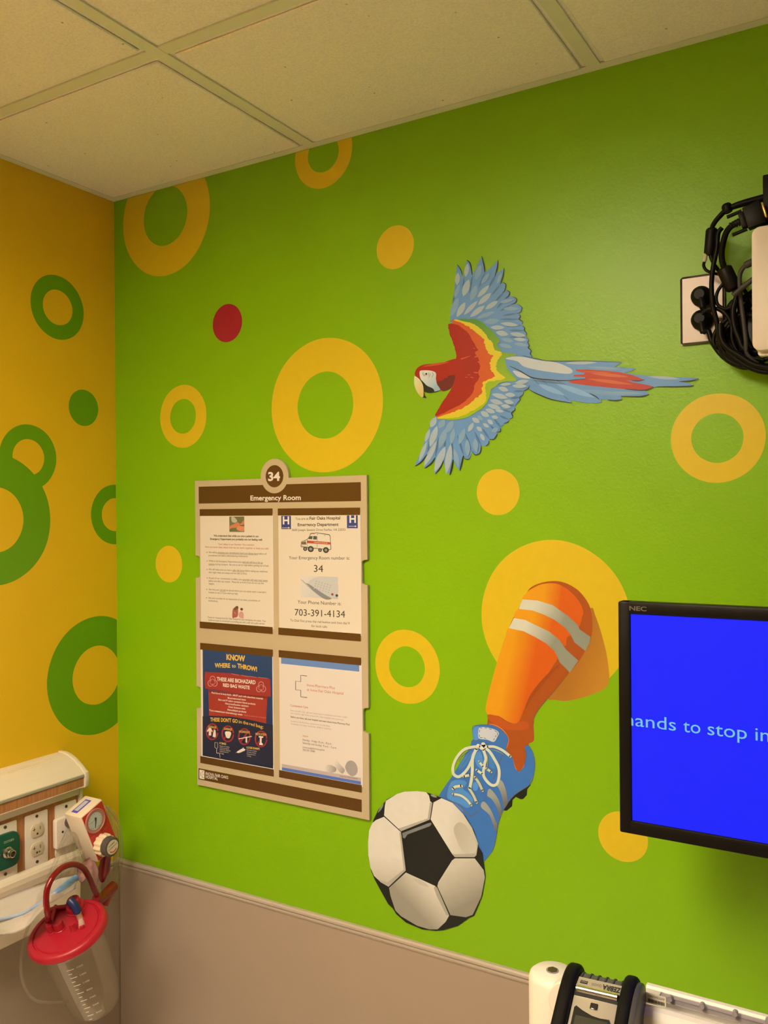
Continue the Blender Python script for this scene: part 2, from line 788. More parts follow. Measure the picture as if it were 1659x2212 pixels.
M_TILE = m

# ------------------------------------------------------------------ room shell


def struct(name, mb):
    o = mb.build(name)
    o['kind'] = 'structure'
    return o


def slab(lo, hi, m):
    q = MB()
    q.box(lo, hi, m)
    return q


TOP = HC + 0.22
wall_back = struct('wall_back', slab((-0.1, 0, -0.1), (RX + 0.1, 0.1, TOP), M_GREEN))
wall_left = struct('wall_left', slab((-0.1, RY, -0.1), (0, 0, TOP), M_YELLOW))
wall_right = struct('wall_right', slab((RX, RY, -0.1), (RX + 0.1, 0, TOP), M_CREAM))
wall_front = struct('wall_front', slab((-0.1, RY - 0.1, -0.1), (RX + 0.1, RY, TOP), M_CREAM))
floor = struct('floor', slab((0, RY, -0.1), (RX, 0, 0), M_FLOOR))
ceiling = struct('ceiling', slab((0, RY, TOP - 0.02), (RX, 0, TOP), M_CREAM))

# beige vinyl lower walls under the chair rail
for par, lo, hi in ((wall_back, (0.004, -0.004, 0.1), (RX, 0, RAIL - 0.004)), (wall_left, (0, RY, 0.1), (0.004, -0.004, RAIL - 0.004))):
    q = MB()
    q.box(lo, hi, M_BEIGE)
    q.build('wainscot', par, 'beige vinyl lower wall below the chair rail')
q = MB()
q.box((0.001, -0.007, 0.1), (0.007, -0.001, RAIL - 0.01), mat('corner_strip', alb(150, 118, 80), 0.5))
q.build('corner_strip', wall_back)


def rail(a, b, axis):
    q = MB()
    prof = [(0, -0.010), (0.006, -0.010), (0.008, -0.006), (0.008, -0.003), (0.0045, -0.0018), (0.0045, -0.0008), (0.0085, 0.0004), (0.0085, 0.005), (0.006, 0.008), (0, 0.0085)]
    if axis == 'x':
        pts = [(a, -d, RAIL + h - 0.006) for d, h in prof]
        q.prism(pts, (b - a, 0, 0), M_TRIM)
    else:
        pts = [(d, a, RAIL + h - 0.006) for d, h in prof]
        q.prism(pts, (0, b - a, 0), M_TRIM)
    return q


struct('trim_1', rail(0.009, RX, 'x'))
struct('trim_2', rail(RY, -0.0, 'y'))
for nm, lo, hi in (('baseboard_back', (0, -0.012, 0), (RX, 0, 0.1)), ('baseboard_left', (0, RY, 0), (0.012, -0.012, 0.1))):
    struct(nm, slab(lo, hi, mat('baseboard_rubber', (0.16, 0.12, 0.09), 0.5)))

# suspended ceiling: grid bars and acoustic tiles
XS = [0, 0.606, 1.216, 1.826, 2.436, RX]
YS = [0, -0.448, -1.058, -1.668, -2.278, -2.888, -3.498, RY]
LIGHTS = {(1, 2), (1, 3), (0, 4)}
BW = 0.012
for x in XS[1:-1]:
    q = MB()
    q.box((x - BW, RY, HC), (x + BW, -0.019, HC + 0.003), M_GRID)
    q.box((x - 0.002, RY, HC + 0.003), (x + 0.002, -0.019, HC + 0.04), M_GRID)
    q.build('grid_bar', ceiling)
for y in YS[1:-1]:
    for xa, xb in zip(XS, XS[1:]):
        i = XS.index(xa)
        if any((i, YS.index(y) - 1) in LIGHTS and (i, YS.index(y)) in LIGHTS for _ in (0,)):
            continue
        q = MB()
        q.box((xa + BW if xa else 0.019, y - BW, HC + 0.0004), (xb - BW, y + BW, HC + 0.003), M_GRID)
        q.box((xa + BW if xa else 0.019, y - 0.002, HC + 0.003), (xb - BW, y + 0.002, HC + 0.04), M_GRID)
        q.build('grid_bar', ceiling)
for lo, hi in (((0, -0.019, HC), (RX, 0, HC + 0.002)), ((0, RY, HC), (0.019, -0.019, HC + 0.002))):
    q = MB()
    q.box(lo, hi, M_GRID)
    q.box((lo[0], max(lo[1], -0.002) if lo[1] > -1 else lo[1], HC + .002), (RX if lo[1] > -1 else 0.002, hi[1], HC + 0.03), M_GRID)
    q.build('wall_angle', ceiling)
rnd = random.Random(3)
for i, (xa, xb) in enumerate(zip(XS, XS[1:])):
    for j, (ya, yb) in enumerate(zip(YS, YS[1:])):
        if (i, j) in LIGHTS:
            continue
        q = MB()
        g = 0.004
        lo = (xa + (g if xa else 0.003), yb + g, HC + 0.0035)
        hi = (xb - g, ya - (g if ya else 0.003), HC + 0.019)
        q.box(lo, hi, M_TILE)
        # lowered face of the tegular tile, leaving a reveal beside the bars
        e = 0.020
        q.box((xa + (e if xa else 0.021), yb + e, HC - 0.001), (xb - e, ya - (e if ya else 0.021), HC + 0.0035), M_TILE, 0.002, 1)
        q.build('ceiling_tile', ceiling)

# two recessed light fixtures
M_LENS = {}


def troffer(name, label, x0, x1, y1, y0, strength):
    root = empty(name, ((x0 + x1) / 2, (y0 + y1) / 2, HC), label, 'ceiling light', 'recessed ceiling lights')
    en = mat('fixture_enamel', (0.75, 0.73, 0.68), 0.4)
    q = MB()
    b0, b1, c0, c1 = x0 + 0.013, x1 - 0.013, y0 + 0.013, y1 - 0.013
    t = 0.03
    for lo, hi in (((b0, c0, HC), (b0 + t, c1, HC + 0.125)), ((b1 - t, c0, HC), (b1, c1, HC + 0.125)),
                   ((b0 + t, c0, HC), (b1 - t, c0 + t, HC + 0.125)), ((b0 + t, c1 - t, HC), (b1 - t, c1, HC + 0.125)),
                   ((b0, c0, HC + 0.125), (b1, c1, HC + 0.135))):
        q.box(lo, hi, en)
    q.build('housing', root)
    m = mat('lamp_lens_%d' % len(M_LENS), (0.8, 0.8, 0.8), 0.6, emit=LAMP, estr=strength)
    M_LENS[name + label] = m
    q = MB()
    q.box((b0 + t, c0 + t, HC + 0.105), (b1 - t, c1 - t, HC + 0.111), m)
    q.build('lens', root)


troffer('ceiling_light', 'recessed warm ceiling light nearest the green painted wall', 0.606, 1.216, -1.058, -2.278, LAMP_A)
troffer('ceiling_light', 'recessed warm ceiling light close to the yellow wall', 0.0, 0.606, -2.278, -2.888, LAMP_B)

# ------------------------------------------------------------------ painted rings and dots
RO, RI, RD, BO, BI = 0.0735, 0.0407, 0.0432, 0.1416, 0.0708
RED = alb(168, 32, 38)


def painted(ax, par, name, label, c, ro, ri, col, layer=1, seed=1):
    a = Art(ax, 0.0, M_PAINT, layer)
    a.ring(c, ro, ri, col, seed)
    return a.build(name, par, label)


for i, (nm, lb, c, ro, ri, col) in enumerate([
    ('painted_ring', 'large yellow painted ring cut by the ceiling in the corner', (0.1735, 2.434), BO, BI, RINGY),
    ('painted_ring', 'yellow painted ring cut off by the ceiling edge', (0.6308, 2.482), 0.073, 0.0395, RINGY),
    ('painted_dot', 'yellow painted dot left of the parrot wing', (0.8038, 2.2566), RD, 0, RINGY),
    ('painted_dot', 'red painted dot, the only one of its colour', (0.3637, 2.157), RD, 0, RED),
    ('painted_ring', 'large yellow painted ring above the notice board', (0.6304, 1.953), BO, BI, RINGY),
    ('painted_ring', 'small yellow painted ring left above the notice board', (0.2258, 1.955), RO, RI, RINGY),
    ('painted_dot', 'yellow painted dot left of the notice board', (0.1767, 1.608), RD, 0, RINGY),
    ('painted_dot', 'yellow painted dot below the parrot', (1.0222, 1.763), RD, 0, RINGY),
    ('painted_ring', 'yellow painted ring right of the parrot tail', (1.4121, 1.8445), RO, RI, RINGY),
    ('painted_ring', 'small yellow painted ring left of the orange sock', (0.8233, 1.4195), RO, RI, RINGY),
    ('painted_dot', 'large yellow painted disc behind the orange sock', (1.128, 1.5325), 0.1416, 0, RINGY),
    ('painted_dot', 'yellow painted dot half hidden by the screen', (1.2517, 1.161), RD, 0, RINGY),
]):
    painted(1, wall_back, nm, lb, c, ro, ri, col, 1, i)
for i, (nm, lb, c, ro, ri, col, ly) in enumerate([
    ('painted_ring', 'small green painted ring, topmost on the yellow wall', (-0.1687, 2.2055), RO, RI, RINGG, 1),
    ('painted_dot', 'green painted dot on the yellow wall', (-0.0972, 1.981), RD, 0, RINGG, 1),
    ('painted_ring', 'green painted ring overlapped by a larger ring', (-0.250, 1.8555), RO, RI, RINGG, 1),
    ('painted_ring', 'large green painted ring at the left picture edge', (-0.335, 1.7175), BO, BI, RINGG, 3),
    ('painted_ring', 'green painted ring cut in half by the corner', (-0.0045, 1.7263), RO, RI, RINGG, 1),
    ('painted_ring', 'large green painted ring cut by the corner above the bedhead unit', (-0.0645, 1.3395), BO, BI, RINGG, 1),
]):
    painted(0, wall_left, nm, lb, c, ro, ri, col, ly, i + 30)
painted(0, wall_left, 'painted_dot', 'green painted dot inside the large green ring', (-0.345, 1.711), 0.022, 0, RINGG, 4)

# ------------------------------------------------------------------ painted parrot
BLUE, BLUED, FLT, FDIM = alb(100, 142, 165), alb(76, 112, 134), alb(164, 174, 160), alb(128, 156, 160)
INK = alb(28, 30, 22)
PA = lambda p: zoomed((960, 540), 7.5409, p)
PB = lambda p: zoomed((880, 680), 6.9125, p)
PC = lambda p: zoomed((880, 790), 5.925, p)
PD = lambda p: zoomed((1080, 740), 3.6867, p)

parrot_body = Art(1, 0.0, M_PAINT, 44)
parrot_body.shape(PB([(640, 105), (700, 70), (860, 65), (1020, 70), (1110, 110), (1180, 170), (1260, 230), (1320, 300), (1385, 400), (1345, 440), (1385, 500), (1400, 550), (1520, 570), (1640, 600), (1500, 640), (1470, 690), (1490, 760), (1480, 830), (1520, 880), (1630, 985), (1480, 1000), (1380, 1020), (1330, 1070), (1260, 1110), (1240, 1200), (1190, 1310), (1120, 1400), (1000, 1470), (880, 1540), (700, 1570), (540, 1560), (440, 1530), (600, 1300), (900, 1000), (1000, 500), (700, 130)]),
                  None, grad=(PB([(800, 100)])[0], PB([(800, 1100)])[0], alb(82, 138, 42), alb(150, 175, 22)), jag=0.8)
parrot_body.shape(PB([(690, 110), (860, 105), (1010, 150), (1090, 205), (1160, 270), (1200, 350), (1270, 410), (1300, 520), (1400, 560), (1410, 610), (1350, 680), (1330, 760), (1350, 850), (1450, 920), (1450, 960), (1300, 990), (1190, 1010), (1170, 1080), (1180, 1180), (1180, 1290), (1090, 1370), (940, 1450), (800, 1520), (600, 1545), (440, 1520), (700, 1200), (1000, 600)]), alb(218, 188, 34), jag=1.3)
parrot_body.shape(PB([(670, 115), (800, 115), (880, 160), (960, 210), (1050, 290), (1130, 350), (1160, 430), (1180, 520), (1230, 590), (1280, 610), (1250, 680), (1240, 760), (1260, 830), (1310, 905), (1250, 950), (1150, 1000), (1120, 1080), (1110, 1180), (1010, 1260), (870, 1370), (700, 1450), (560, 1490), (440, 1510), (800, 1200), (1000, 600)]), alb(208, 84, 26), jag=1.6)
parrot_body.shape(PB([(622, 140), (680, 135), (770, 160), (850, 220), (920, 280), (950, 340), (1000, 420), (1030, 480), (1060, 530), (1010, 570), (1060, 640), (1080, 720), (1090, 790), (1060, 860), (1080, 940), (1010, 1040), (990, 1150), (890, 1270), (800, 1340), (640, 1420), (520, 1480), (420, 1512), (480, 1390), (560, 1260), (640, 1140), (670, 1075), (700, 1000), (735, 655), (725, 560), (690, 430), (640, 300), (615, 180)]), alb(165, 26, 14), jag=0.7)
for a, b, w in (((640, 720), (960, 610), 22), ((1010, 560), (1120, 540), 22), ((1050, 700), (1110, 720), 30), ((860, 935), (905, 930), 12), ((900, 900), (950, 895), 12), ((985, 500), (1020, 505), 14), ((940, 930), (1000, 945), 14), ((1000, 640), (1090, 600), 24), ((990, 860), (1070, 870), 24)):
    parrot_body.leaf(PB([a])[0], PB([b])[0], w / 6.9, alb(205, 80, 45))
parrot = parrot_body.build('painted_parrot', wall_back, 'painted scarlet macaw flying left with spread blue wings')

up = Art(1, 0.0, M_PAINT, 12)
up.shape(PA([(90, 1165), (100, 1080), (150, 760), (190, 400), (200, 270), (212, 240), (270, 330), (300, 430), (315, 440), (330, 330), (355, 200), (372, 172), (420, 230), (450, 330), (460, 395), (500, 330), (560, 200), (610, 105), (640, 220), (665, 345), (700, 340), (790, 250), (878, 165), (865, 300), (845, 375), (900, 350), (975, 292), (965, 390), (920, 550), (965, 530), (1005, 570), (992, 655), (1040, 660), (1070, 710), (1055, 750), (1120, 760), (1175, 790), (1180, 840), (1155, 875), (1210, 885), (1265, 930), (1262, 990), (1215, 1040), (1245, 1070), (1240, 1110), (1225, 1133), (1275, 1160), (1280, 1200), (1270, 1235), (1305, 1250), (1315, 1290), (1308, 1315), (1345, 1350), (1340, 1395), (1335, 1425), (1375, 1450), (1380, 1490), (1365, 1515), (1385, 1550), (1372, 1595), (1415, 1625), (1415, 1660), (1405, 1695), (1435, 1730), (1420, 1755), (1180, 1750), (1000, 1720), (800, 1650), (600, 1500), (300, 1300)]), BLUE, smooth=False)
for a, b in (((325, 440), (290, 760)), ((460, 410), (410, 720)), ((665, 360), (560, 620)), ((840, 400), (720, 620)), ((905, 570), (770, 740)), ((960, 700), (820, 850)), ((1000, 790), (850, 960)), ((1090, 890), (900, 1000)), ((1180, 1035), (940, 1070)), ((130, 900), (200, 600)), ((1225, 1130), (900, 1130)), ((1270, 1230), (1000, 1250)), ((1305, 1315), (1050, 1310)), ((1335, 1420), (1050, 1420))):
    up.leaf(PA([a])[0], PA([b])[0], 30 / 7.54, BLUED)
for a, b, w, c in (((205, 575), (225, 370), 78, FLT), ((345, 440), (385, 220), 75, FLT), ((165, 780), (250, 560), 65, FDIM), ((305, 760), (405, 480), 110, FLT), ((430, 830), (530, 570), 95, FDIM), ((510, 490), (600, 240), 95, FDIM), ((540, 775), (735, 575), 75, FLT), ((550, 895), (770, 700), 90, FLT), ((665, 970), (880, 830), 80, FLT), ((110, 1080), (230, 780), 105, FDIM), ((205, 1095), (345, 850), 95, FLT), ((320, 1060), (545, 830), 72, FLT), ((420, 1095), (665, 905), 88, FLT), ((525, 1120), (830, 1005), 72, FDIM), ((640, 1180), (900, 1150), 92, FDIM), ((920, 1195), (1210, 1230), 64, FLT), ((750, 1265), (990, 1265), 70, FLT), ((840, 1340), (1050, 1380), 88, FLT), ((1070, 1360), (1330, 1400), 74, FLT), ((930, 1450), (1130, 1490), 68, FDIM), ((1130, 1450), (1340, 1470), 60, FLT), ((900, 1540), (1110, 1590), 68, FDIM), ((1140, 1525), (1360, 1560), 62, FDIM), ((600, 560), (740, 380), 70, FDIM), ((860, 560), (940, 380), 60, FDIM), ((960, 960), (1220, 960), 70, FDIM), ((900, 860), (1140, 810), 60, FDIM)):
    up.leaf(PA([a])[0], PA([b])[0], w / 7.54, c)
for p, w in (([(212, 235), (270, 320), (300, 415)], 13), ([(370, 170), (425, 225), (458, 410)], 17), ([(612, 100), (655, 280), (660, 365)], 17), ([(880, 165), (865, 300), (825, 430)], 16), ([(978, 292), (960, 430), (915, 565)], 13), ([(955, 530), (1005, 560), (990, 660), (945, 705)], 13), ([(1020, 660), (1070, 690), (1050, 750), (1000, 790)], 13), ([(1120, 760), (1180, 800), (1160, 860), (1090, 890)], 12), ([(1200, 885), (1270, 940), (1240, 1020), (1180, 1035)], 12), ([(1215, 1055), (1245, 1085), (1222, 1130), (1280, 1170), (1270, 1210)], 12), ([(1280, 1240), (1315, 1275), (1305, 1310), (1345, 1360), (1330, 1405)], 12), ([(1340, 1430), (1380, 1465), (1362, 1510), (1388, 1555), (1370, 1595), (1418, 1640), (1402, 1695), (1435, 1730), (1420, 1750)], 12)):
    up.stroke(PA(p), w / 7.54, INK)
lw_ = up.layer
up.build('wing', parrot)

lo = Art(1, 0.0, M_PAINT, 12)
lo.shape(PC([(350, 650), (300, 760), (240, 880), (200, 1030), (140, 1180), (102, 1265), (110, 1285), (200, 1225), (255, 1140), (215, 1240), (225, 1318), (320, 1240), (358, 1180), (340, 1350), (362, 1388), (430, 1310), (466, 1220), (475, 1280), (520, 1380), (548, 1400), (575, 1300), (592, 1205), (620, 1290), (675, 1345), (700, 1260), (722, 1155), (740, 1190), (770, 1200), (810, 1170), (828, 1100), (860, 1135), (900, 1140), (945, 1100), (945, 1025), (1000, 1030), (1040, 1000), (1050, 942), (1100, 945), (1145, 900), (1155, 860), (1190, 845), (1200, 795), (1230, 760), (1290, 730), (1305, 690), (1340, 670), (1355, 630), (1338, 602), (1370, 570), (1380, 520), (1410, 490), (1440, 450), (1445, 410), (1480, 370), (1490, 330), (1550, 295), (1572, 260), (1590, 190), (1400, 170), (1100, 230), (800, 550), (400, 600)]), BLUE, smooth=False)
for a, b in (((258, 1135), (300, 900)), ((360, 1175), (400, 900)), ((468, 1215), (490, 880)), ((590, 1200), (560, 900)), ((722, 1150), (640, 880)), ((828, 1100), (740, 860)), ((945, 1020), (860, 840)), ((1050, 940), (960, 800)), ((1155, 860), (1060, 760)), ((1200, 790), (1110, 680)), ((1300, 690), (1180, 640)), ((1335, 600), (1220, 560)), ((1380, 515), (1260, 500)), ((1445, 405), (1320, 420)), ((1490, 325), (1360, 330))):
    lo.leaf(PC([a])[0], PC([b])[0], 26 / 5.9, BLUED)
for a, b, w, c in (((300, 790), (370, 655), 75, FLT), ((230, 980), (290, 810), 50, FLT), ((290, 1040), (385, 770), 84, FLT), ((150, 1230), (255, 970), 52, FLT), ((215, 1290), (380, 960), 74, FLT), ((410, 1060), (500, 800), 84, FDIM), ((350, 1365), (490, 1030), 95, FLT), ((405, 800), (480, 690), 80, FDIM), ((500, 1385), (560, 1000), 84, FLT), ((500, 860), (590, 700), 80, FDIM), ((560, 1010), (600, 800), 64, FDIM), ((660, 1300), (600, 1060), 60, FDIM), ((660, 1010), (740, 800), 72, FDIM), ((780, 850), (850, 730), 58, FLT), ((830, 670), (930, 730), 64, FLT), ((940, 590), (1050, 650), 70, FLT), ((1000, 560), (1130, 600), 60, FLT), ((1030, 500), (1200, 550), 64, FLT), ((1060, 440), (1230, 490), 64, FLT), ((1085, 365), (1290, 415), 64, FLT), ((1165, 280), (1300, 320), 62, FLT), ((1080, 650), (1170, 670), 48, FLT), ((900, 640), (970, 700), 52, FDIM), ((1030, 690), (1100, 750), 52, FLT), ((970, 740), (1050, 790), 46, FLT), ((890, 780), (960, 840), 50, FLT), ((940, 870), (990, 960), 50, FLT), ((1250, 370), (1390, 380), 58, FLT), ((1240, 450), (1370, 480), 58, FLT), ((1200, 510), (1330, 530), 54, FLT), ((1130, 570), (1240, 590), 44, FLT), ((1340, 260), (1540, 265), 54, FLT), ((1380, 225), (1560, 195), 58, FLT), ((1190, 245), (1340, 235), 40, FLT), ((780, 1160), (770, 940), 70, FDIM), ((890, 1110), (870, 930), 70, FDIM), ((1170, 800), (1080, 850), 60, FDIM)):
    lo.leaf(PC([a])[0], PC([b])[0], w / 5.925, c)
for p, w in (([(105, 1285), (180, 1235), (258, 1135)], 15), ([(225, 1315), (310, 1250), (360, 1175)], 15), ([(362, 1390), (430, 1300), (468, 1210)], 13), ([(548, 1400), (575, 1300), (590, 1200)], 18), ([(675, 1345), (700, 1250), (722, 1150)], 15), ([(722, 1150), (745, 1195), (800, 1190), (825, 1130)], 8), ([(830, 1090), (870, 1140), (930, 1120), (948, 1060), (945, 1015)], 10), ([(1005, 1030), (1045, 1000), (1050, 960)], 10), ([(1055, 938), (1110, 942), (1150, 890), (1155, 870)], 10), ([(1155, 855), (1195, 840), (1200, 795)], 10), ([(1200, 780), (1235, 755)], 8), ([(1235, 742), (1295, 720), (1305, 700)], 8), ([(1310, 685), (1355, 660), (1340, 605), (1385, 565), (1380, 540)], 11), ([(1385, 515), (1420, 470), (1448, 440), (1445, 405), (1485, 370), (1490, 330)], 9), ([(1490, 325), (1550, 295), (1572, 255)], 8)):
    lo.stroke(PC(p), w / 5.925, INK)
lo.build('wing', parrot)

tl = Art(1, 0.0, M_PAINT, 52)
tl.shape(PD([(40, 135), (70, 112), (130, 106), (190, 105), (260, 125), (350, 145), (430, 150), (520, 155), (640, 152), (750, 145), (880, 150), (975, 160), (912, 193), (1000, 200), (1085, 208), (1040, 230), (985, 240), (1080, 255), (1200, 265), (1400, 275), (1590, 285), (1540, 300), (1430, 312), (1500, 322), (1545, 343), (1480, 352), (1250, 352), (1150, 378), (1190, 412), (1150, 428), (965, 430), (975, 455), (900, 462), (805, 450), (812, 475), (770, 484), (680, 480), (562, 460), (578, 482), (520, 478), (420, 455), (300, 405), (235, 375), (240, 340), (220, 300), (130, 290), (60, 210)]), BLUE, smooth=False)
tl.shape(PD([(50, 130), (110, 112), (200, 118), (300, 140), (450, 160), (560, 205), (580, 235), (540, 250), (400, 235), (280, 215), (190, 190), (140, 150)]), alb(192, 190, 168))
tl.shape(PD([(105, 225), (170, 240), (245, 285), (190, 283), (140, 270)]), alb(192, 190, 168))
for a, b, w, c in (((520, 165), (780, 160), 24, FLT), ((1180, 272), (1440, 290), 24, FLT), ((300, 330), (520, 420), 40, alb(132, 168, 185)), ((450, 330), (760, 440), 44, alb(132, 168, 185)), ((650, 380), (1000, 420), 36, alb(115, 150, 165)), ((820, 400), (1150, 405), 24, FDIM), ((700, 195), (1000, 215), 20, FDIM), ((250, 300), (520, 330), 16, BLUED)):
    tl.leaf(PD([a])[0], PD([b])[0], w / 3.69, c)
tl.shape(PD([(605, 215), (700, 215), (850, 225), (960, 238), (1060, 262), (1155, 298), (1100, 305), (1010, 303), (1060, 318), (1160, 335), (1230, 352), (1170, 375), (1100, 380), (900, 362), (700, 342), (580, 325), (540, 310), (600, 300), (680, 290), (680, 275), (590, 270), (590, 258), (670, 255), (680, 242), (610, 228)]), alb(186, 48, 28), smooth=False)
for a, b, w in (((720, 245), (1030, 275), 26), ((700, 290), (1060, 335), 26), ((640, 232), (900, 240), 8)):
    tl.leaf(PD([a])[0], PD([b])[0], w / 3.69, alb(206, 92, 36))
for p, w in (([(80, 188), (160, 225), (260, 280), (400, 298), (530, 303), (680, 290)], 9), ([(260, 280), (315, 338)], 6), ([(330, 292), (378, 332)], 6), ([(450, 303), (530, 335)], 5), ([(235, 375), (300, 410), (420, 455), (578, 482)], 8), ([(510, 425), (550, 460)], 7), ([(715, 405), (765, 430), (795, 455)], 8), ([(860, 457), (920, 462), (975, 455)], 8), ([(965, 428), (1120, 430), (1190, 412)], 8), ([(1050, 302), (1100, 307), (1155, 298)], 8), ([(1000, 372), (1150, 380), (1225, 355)], 8), ([(1250, 352), (1480, 350), (1545, 342)], 8), ([(1430, 312), (1520, 305), (1588, 290)], 8), ([(185, 105), (300, 130), (400, 148), (700, 148), (970, 158)], 5)):
    tl.stroke(PD(p), w / 3.69, INK)
tl.build('tail', parrot)

hd = Art(1, 0.0, M_PAINT, 52)
hd.shape(PB([(800, 660), (735, 655), (620, 685), (500, 725), (330, 735), (220, 755), (150, 800), (120, 860), (125, 910), (190, 960), (300, 1000), (500, 1125), (560, 1138), (640, 1095), (670, 1070), (760, 900), (850, 740)]), alb(168, 28, 16))
hd.shape(PB([(450, 1000), (520, 985), (560, 950), (600, 945), (620, 915), (715, 905), (705, 980), (665, 1080), (600, 1125), (550, 1137), (500, 1115), (460, 1060)]), alb(108, 32, 24))
hd.leaf(PB([(230, 775)])[0], PB([(640, 705)])[0], 5, alb(200, 75, 35))
hd.build('head', parrot)
fc = Art(1, 0.0, M_PAINT, 57)
fc.shape(PB([(190, 850), (230, 832), (350, 835), (430, 870), (432, 960), (450, 1040), (495, 1120), (400, 1150), (390, 1110), (300, 1060), (230, 1000), (195, 930)]), None, grad=(PB([(280, 900)])[0], PB([(420, 1100)])[0], alb(222, 212, 175), alb(155, 175, 165)))
fc.dotpx(PB([(288, 885)])[0], 2.2, INK)
for p in ([(240, 855), (238, 890), (262, 925)], [(255, 865), (262, 905), (300, 910)], [(320, 860), (325, 890), (310, 915)], [(342, 870), (345, 900), (320, 945)], [(375, 860), (392, 890), (370, 945)]):
    fc.stroke(PB(p), 0.9, alb(90, 85, 60))
fc.build('face_patch', parrot)
bk = Art(1, 0.0, M_PAINT, 64)
bk.shape(PB([(195, 960), (250, 1010), (300, 1060), (390, 1105), (402, 1155), (300, 1157), (250, 1135), (240, 1060), (200, 985)]), INK)
bk.shape(PB([(122, 915), (190, 965), (235, 1030), (250, 1120), (246, 1228), (210, 1225), (150, 1150), (115, 1060), (108, 980)]), alb(226, 196, 112), grad=(PB([(130, 1000)])[0], PB([(230, 1180)])[0], alb(228, 210, 140), alb(218, 178, 90)))
for p, w in (([(120, 910), (190, 960), (240, 1040), (252, 1120), (250, 1200)], 9), ([(255, 1145), (350, 1162), (500, 1130)], 8)):
    bk.stroke(PB(p), w / 6.9, INK)
bk.shape(PB([(252, 1140), (262, 1200), (295, 1245), (220, 1232), (246, 1225)]), INK, smooth=False)
bk.build('beak', parrot)

# ------------------------------------------------------------------ painted sock, boot and football
SK = lambda p: zoomed((1030, 1240), 5.3516, p)
SB = lambda p: zoomed((930, 1550), 6.9125, p)
BB = lambda p: zoomed((780, 1690), 5.7207, p)
sk = Art(1, 0.0, M_PAINT, 4)
sk.shape(SK([(1310, 400), (1370, 480), (1450, 720), (1510, 980), (1528, 1240), (1450, 1340), (1250, 1420), (1050, 1465), (900, 1455), (820, 1430), (900, 1200), (1100, 700)]), None, grad=(SK([(1200, 900)])[0], SK([(1530, 1050)])[0], alb(176, 108, 30), alb(196, 128, 34)))
sk.shape(SK([(580, 210), (640, 145), (750, 100), (880, 80), (1000, 95), (1110, 145), (1200, 215), (1290, 340), (1330, 470), (1335, 650), (1310, 760), (1200, 980), (1060, 1150), (940, 1300), (800, 1460), (700, 1590), (655, 1690)])
         + SB([(1548, 60), (1540, 120), (1548, 300), (1530, 360), (1465, 400), (1470, 560), (1440, 760), (1320, 840), (1240, 780), (1200, 600), (1080, 450), (1000, 300), (850, 120)]) + SK([(120, 1740), (128, 1620), (105, 1540), (150, 1330), (240, 1000), (370, 620), (480, 400)]), alb(172, 78, 22), res=4)
OG = (alb(230, 148, 20), alb(216, 90, 18))
sk.shape(SK([(580, 212), (640, 168), (750, 118), (900, 108), (1010, 150), (1120, 240), (1190, 330), (1230, 430), (1215, 500), (1175, 605), (1050, 500), (880, 380), (700, 325), (530, 298)]), None, grad=(SK([(780, 200)])[0], SK([(980, 240)])[0], *OG))
sk.shape(SK([(432, 505), (485, 400), (640, 415), (800, 475), (920, 535), (1040, 630), (1085, 700), (1040, 740), (1025, 835), (960, 780), (840, 690), (680, 610), (560, 545)]), None, grad=(SK([(650, 480)])[0], SK([(880, 560)])[0], *OG))
sk.shape(SK([(370, 625), (520, 645), (680, 725), (800, 790), (900, 880), (935, 960), (870, 1080), (700, 1330), (560, 1540), (490, 1700), (440, 1730), (350, 1700), (250, 1640), (130, 1622), (105, 1540), (150, 1330), (240, 1000), (320, 760)]), None, grad=(SK([(330, 1200)])[0], SK([(600, 1290)])[0], *OG))
sk.shape(SK([(128, 1625), (230, 1640), (330, 1700), (440, 1735), (490, 1705), (600, 1720), (560, 1800), (300, 1790), (150, 1690)]), alb(190, 82, 26))
sk.stroke(SB([(870, 100), (960, 120), (1080, 200), (1160, 330), (1130, 460)]), 5, alb(232, 120, 50))
sk.stroke(SB([(1225, 600), (1265, 740), (1318, 815), (1390, 730), (1430, 600)]), 2, alb(222, 110, 50))
sk.stroke(SK([(560, 1560), (640, 1400), (800, 1200), (960, 1040)]), 8, alb(160, 70, 22))
sk.stroke(SK([(1060, 1150), (940, 1300), (800, 1460), (700, 1590), (657, 1690), (655, 1820)]), 1.5, alb(110, 95, 50))
sock = sk.build('painted_sock', wall_back, 'painted leg in an orange football sock')
for P in ([(485, 402), (530, 292), (700, 305), (880, 360), (1050, 480), (1170, 590), (1190, 640), (1315, 725), (1300, 800), (1255, 890), (1130, 790), (1085, 700), (1020, 620), (900, 530), (780, 470), (640, 420)],
          [(370, 625), (430, 508), (560, 530), (680, 590), (840, 665), (960, 765), (1030, 870), (1175, 1000), (1075, 1140), (1040, 1100), (960, 1020), (930, 950), (900, 890), (800, 800), (680, 730), (540, 660)]):
    s = Art(1, 0.0, M_PAINT, 17)
    s.shape(SK(P), None, smooth=False, grad=(SK([(620, 450)])[0], SK([(960, 640)])[0], alb(216, 202, 158), alb(146, 140, 106)))
    s.build('stripe', sock)

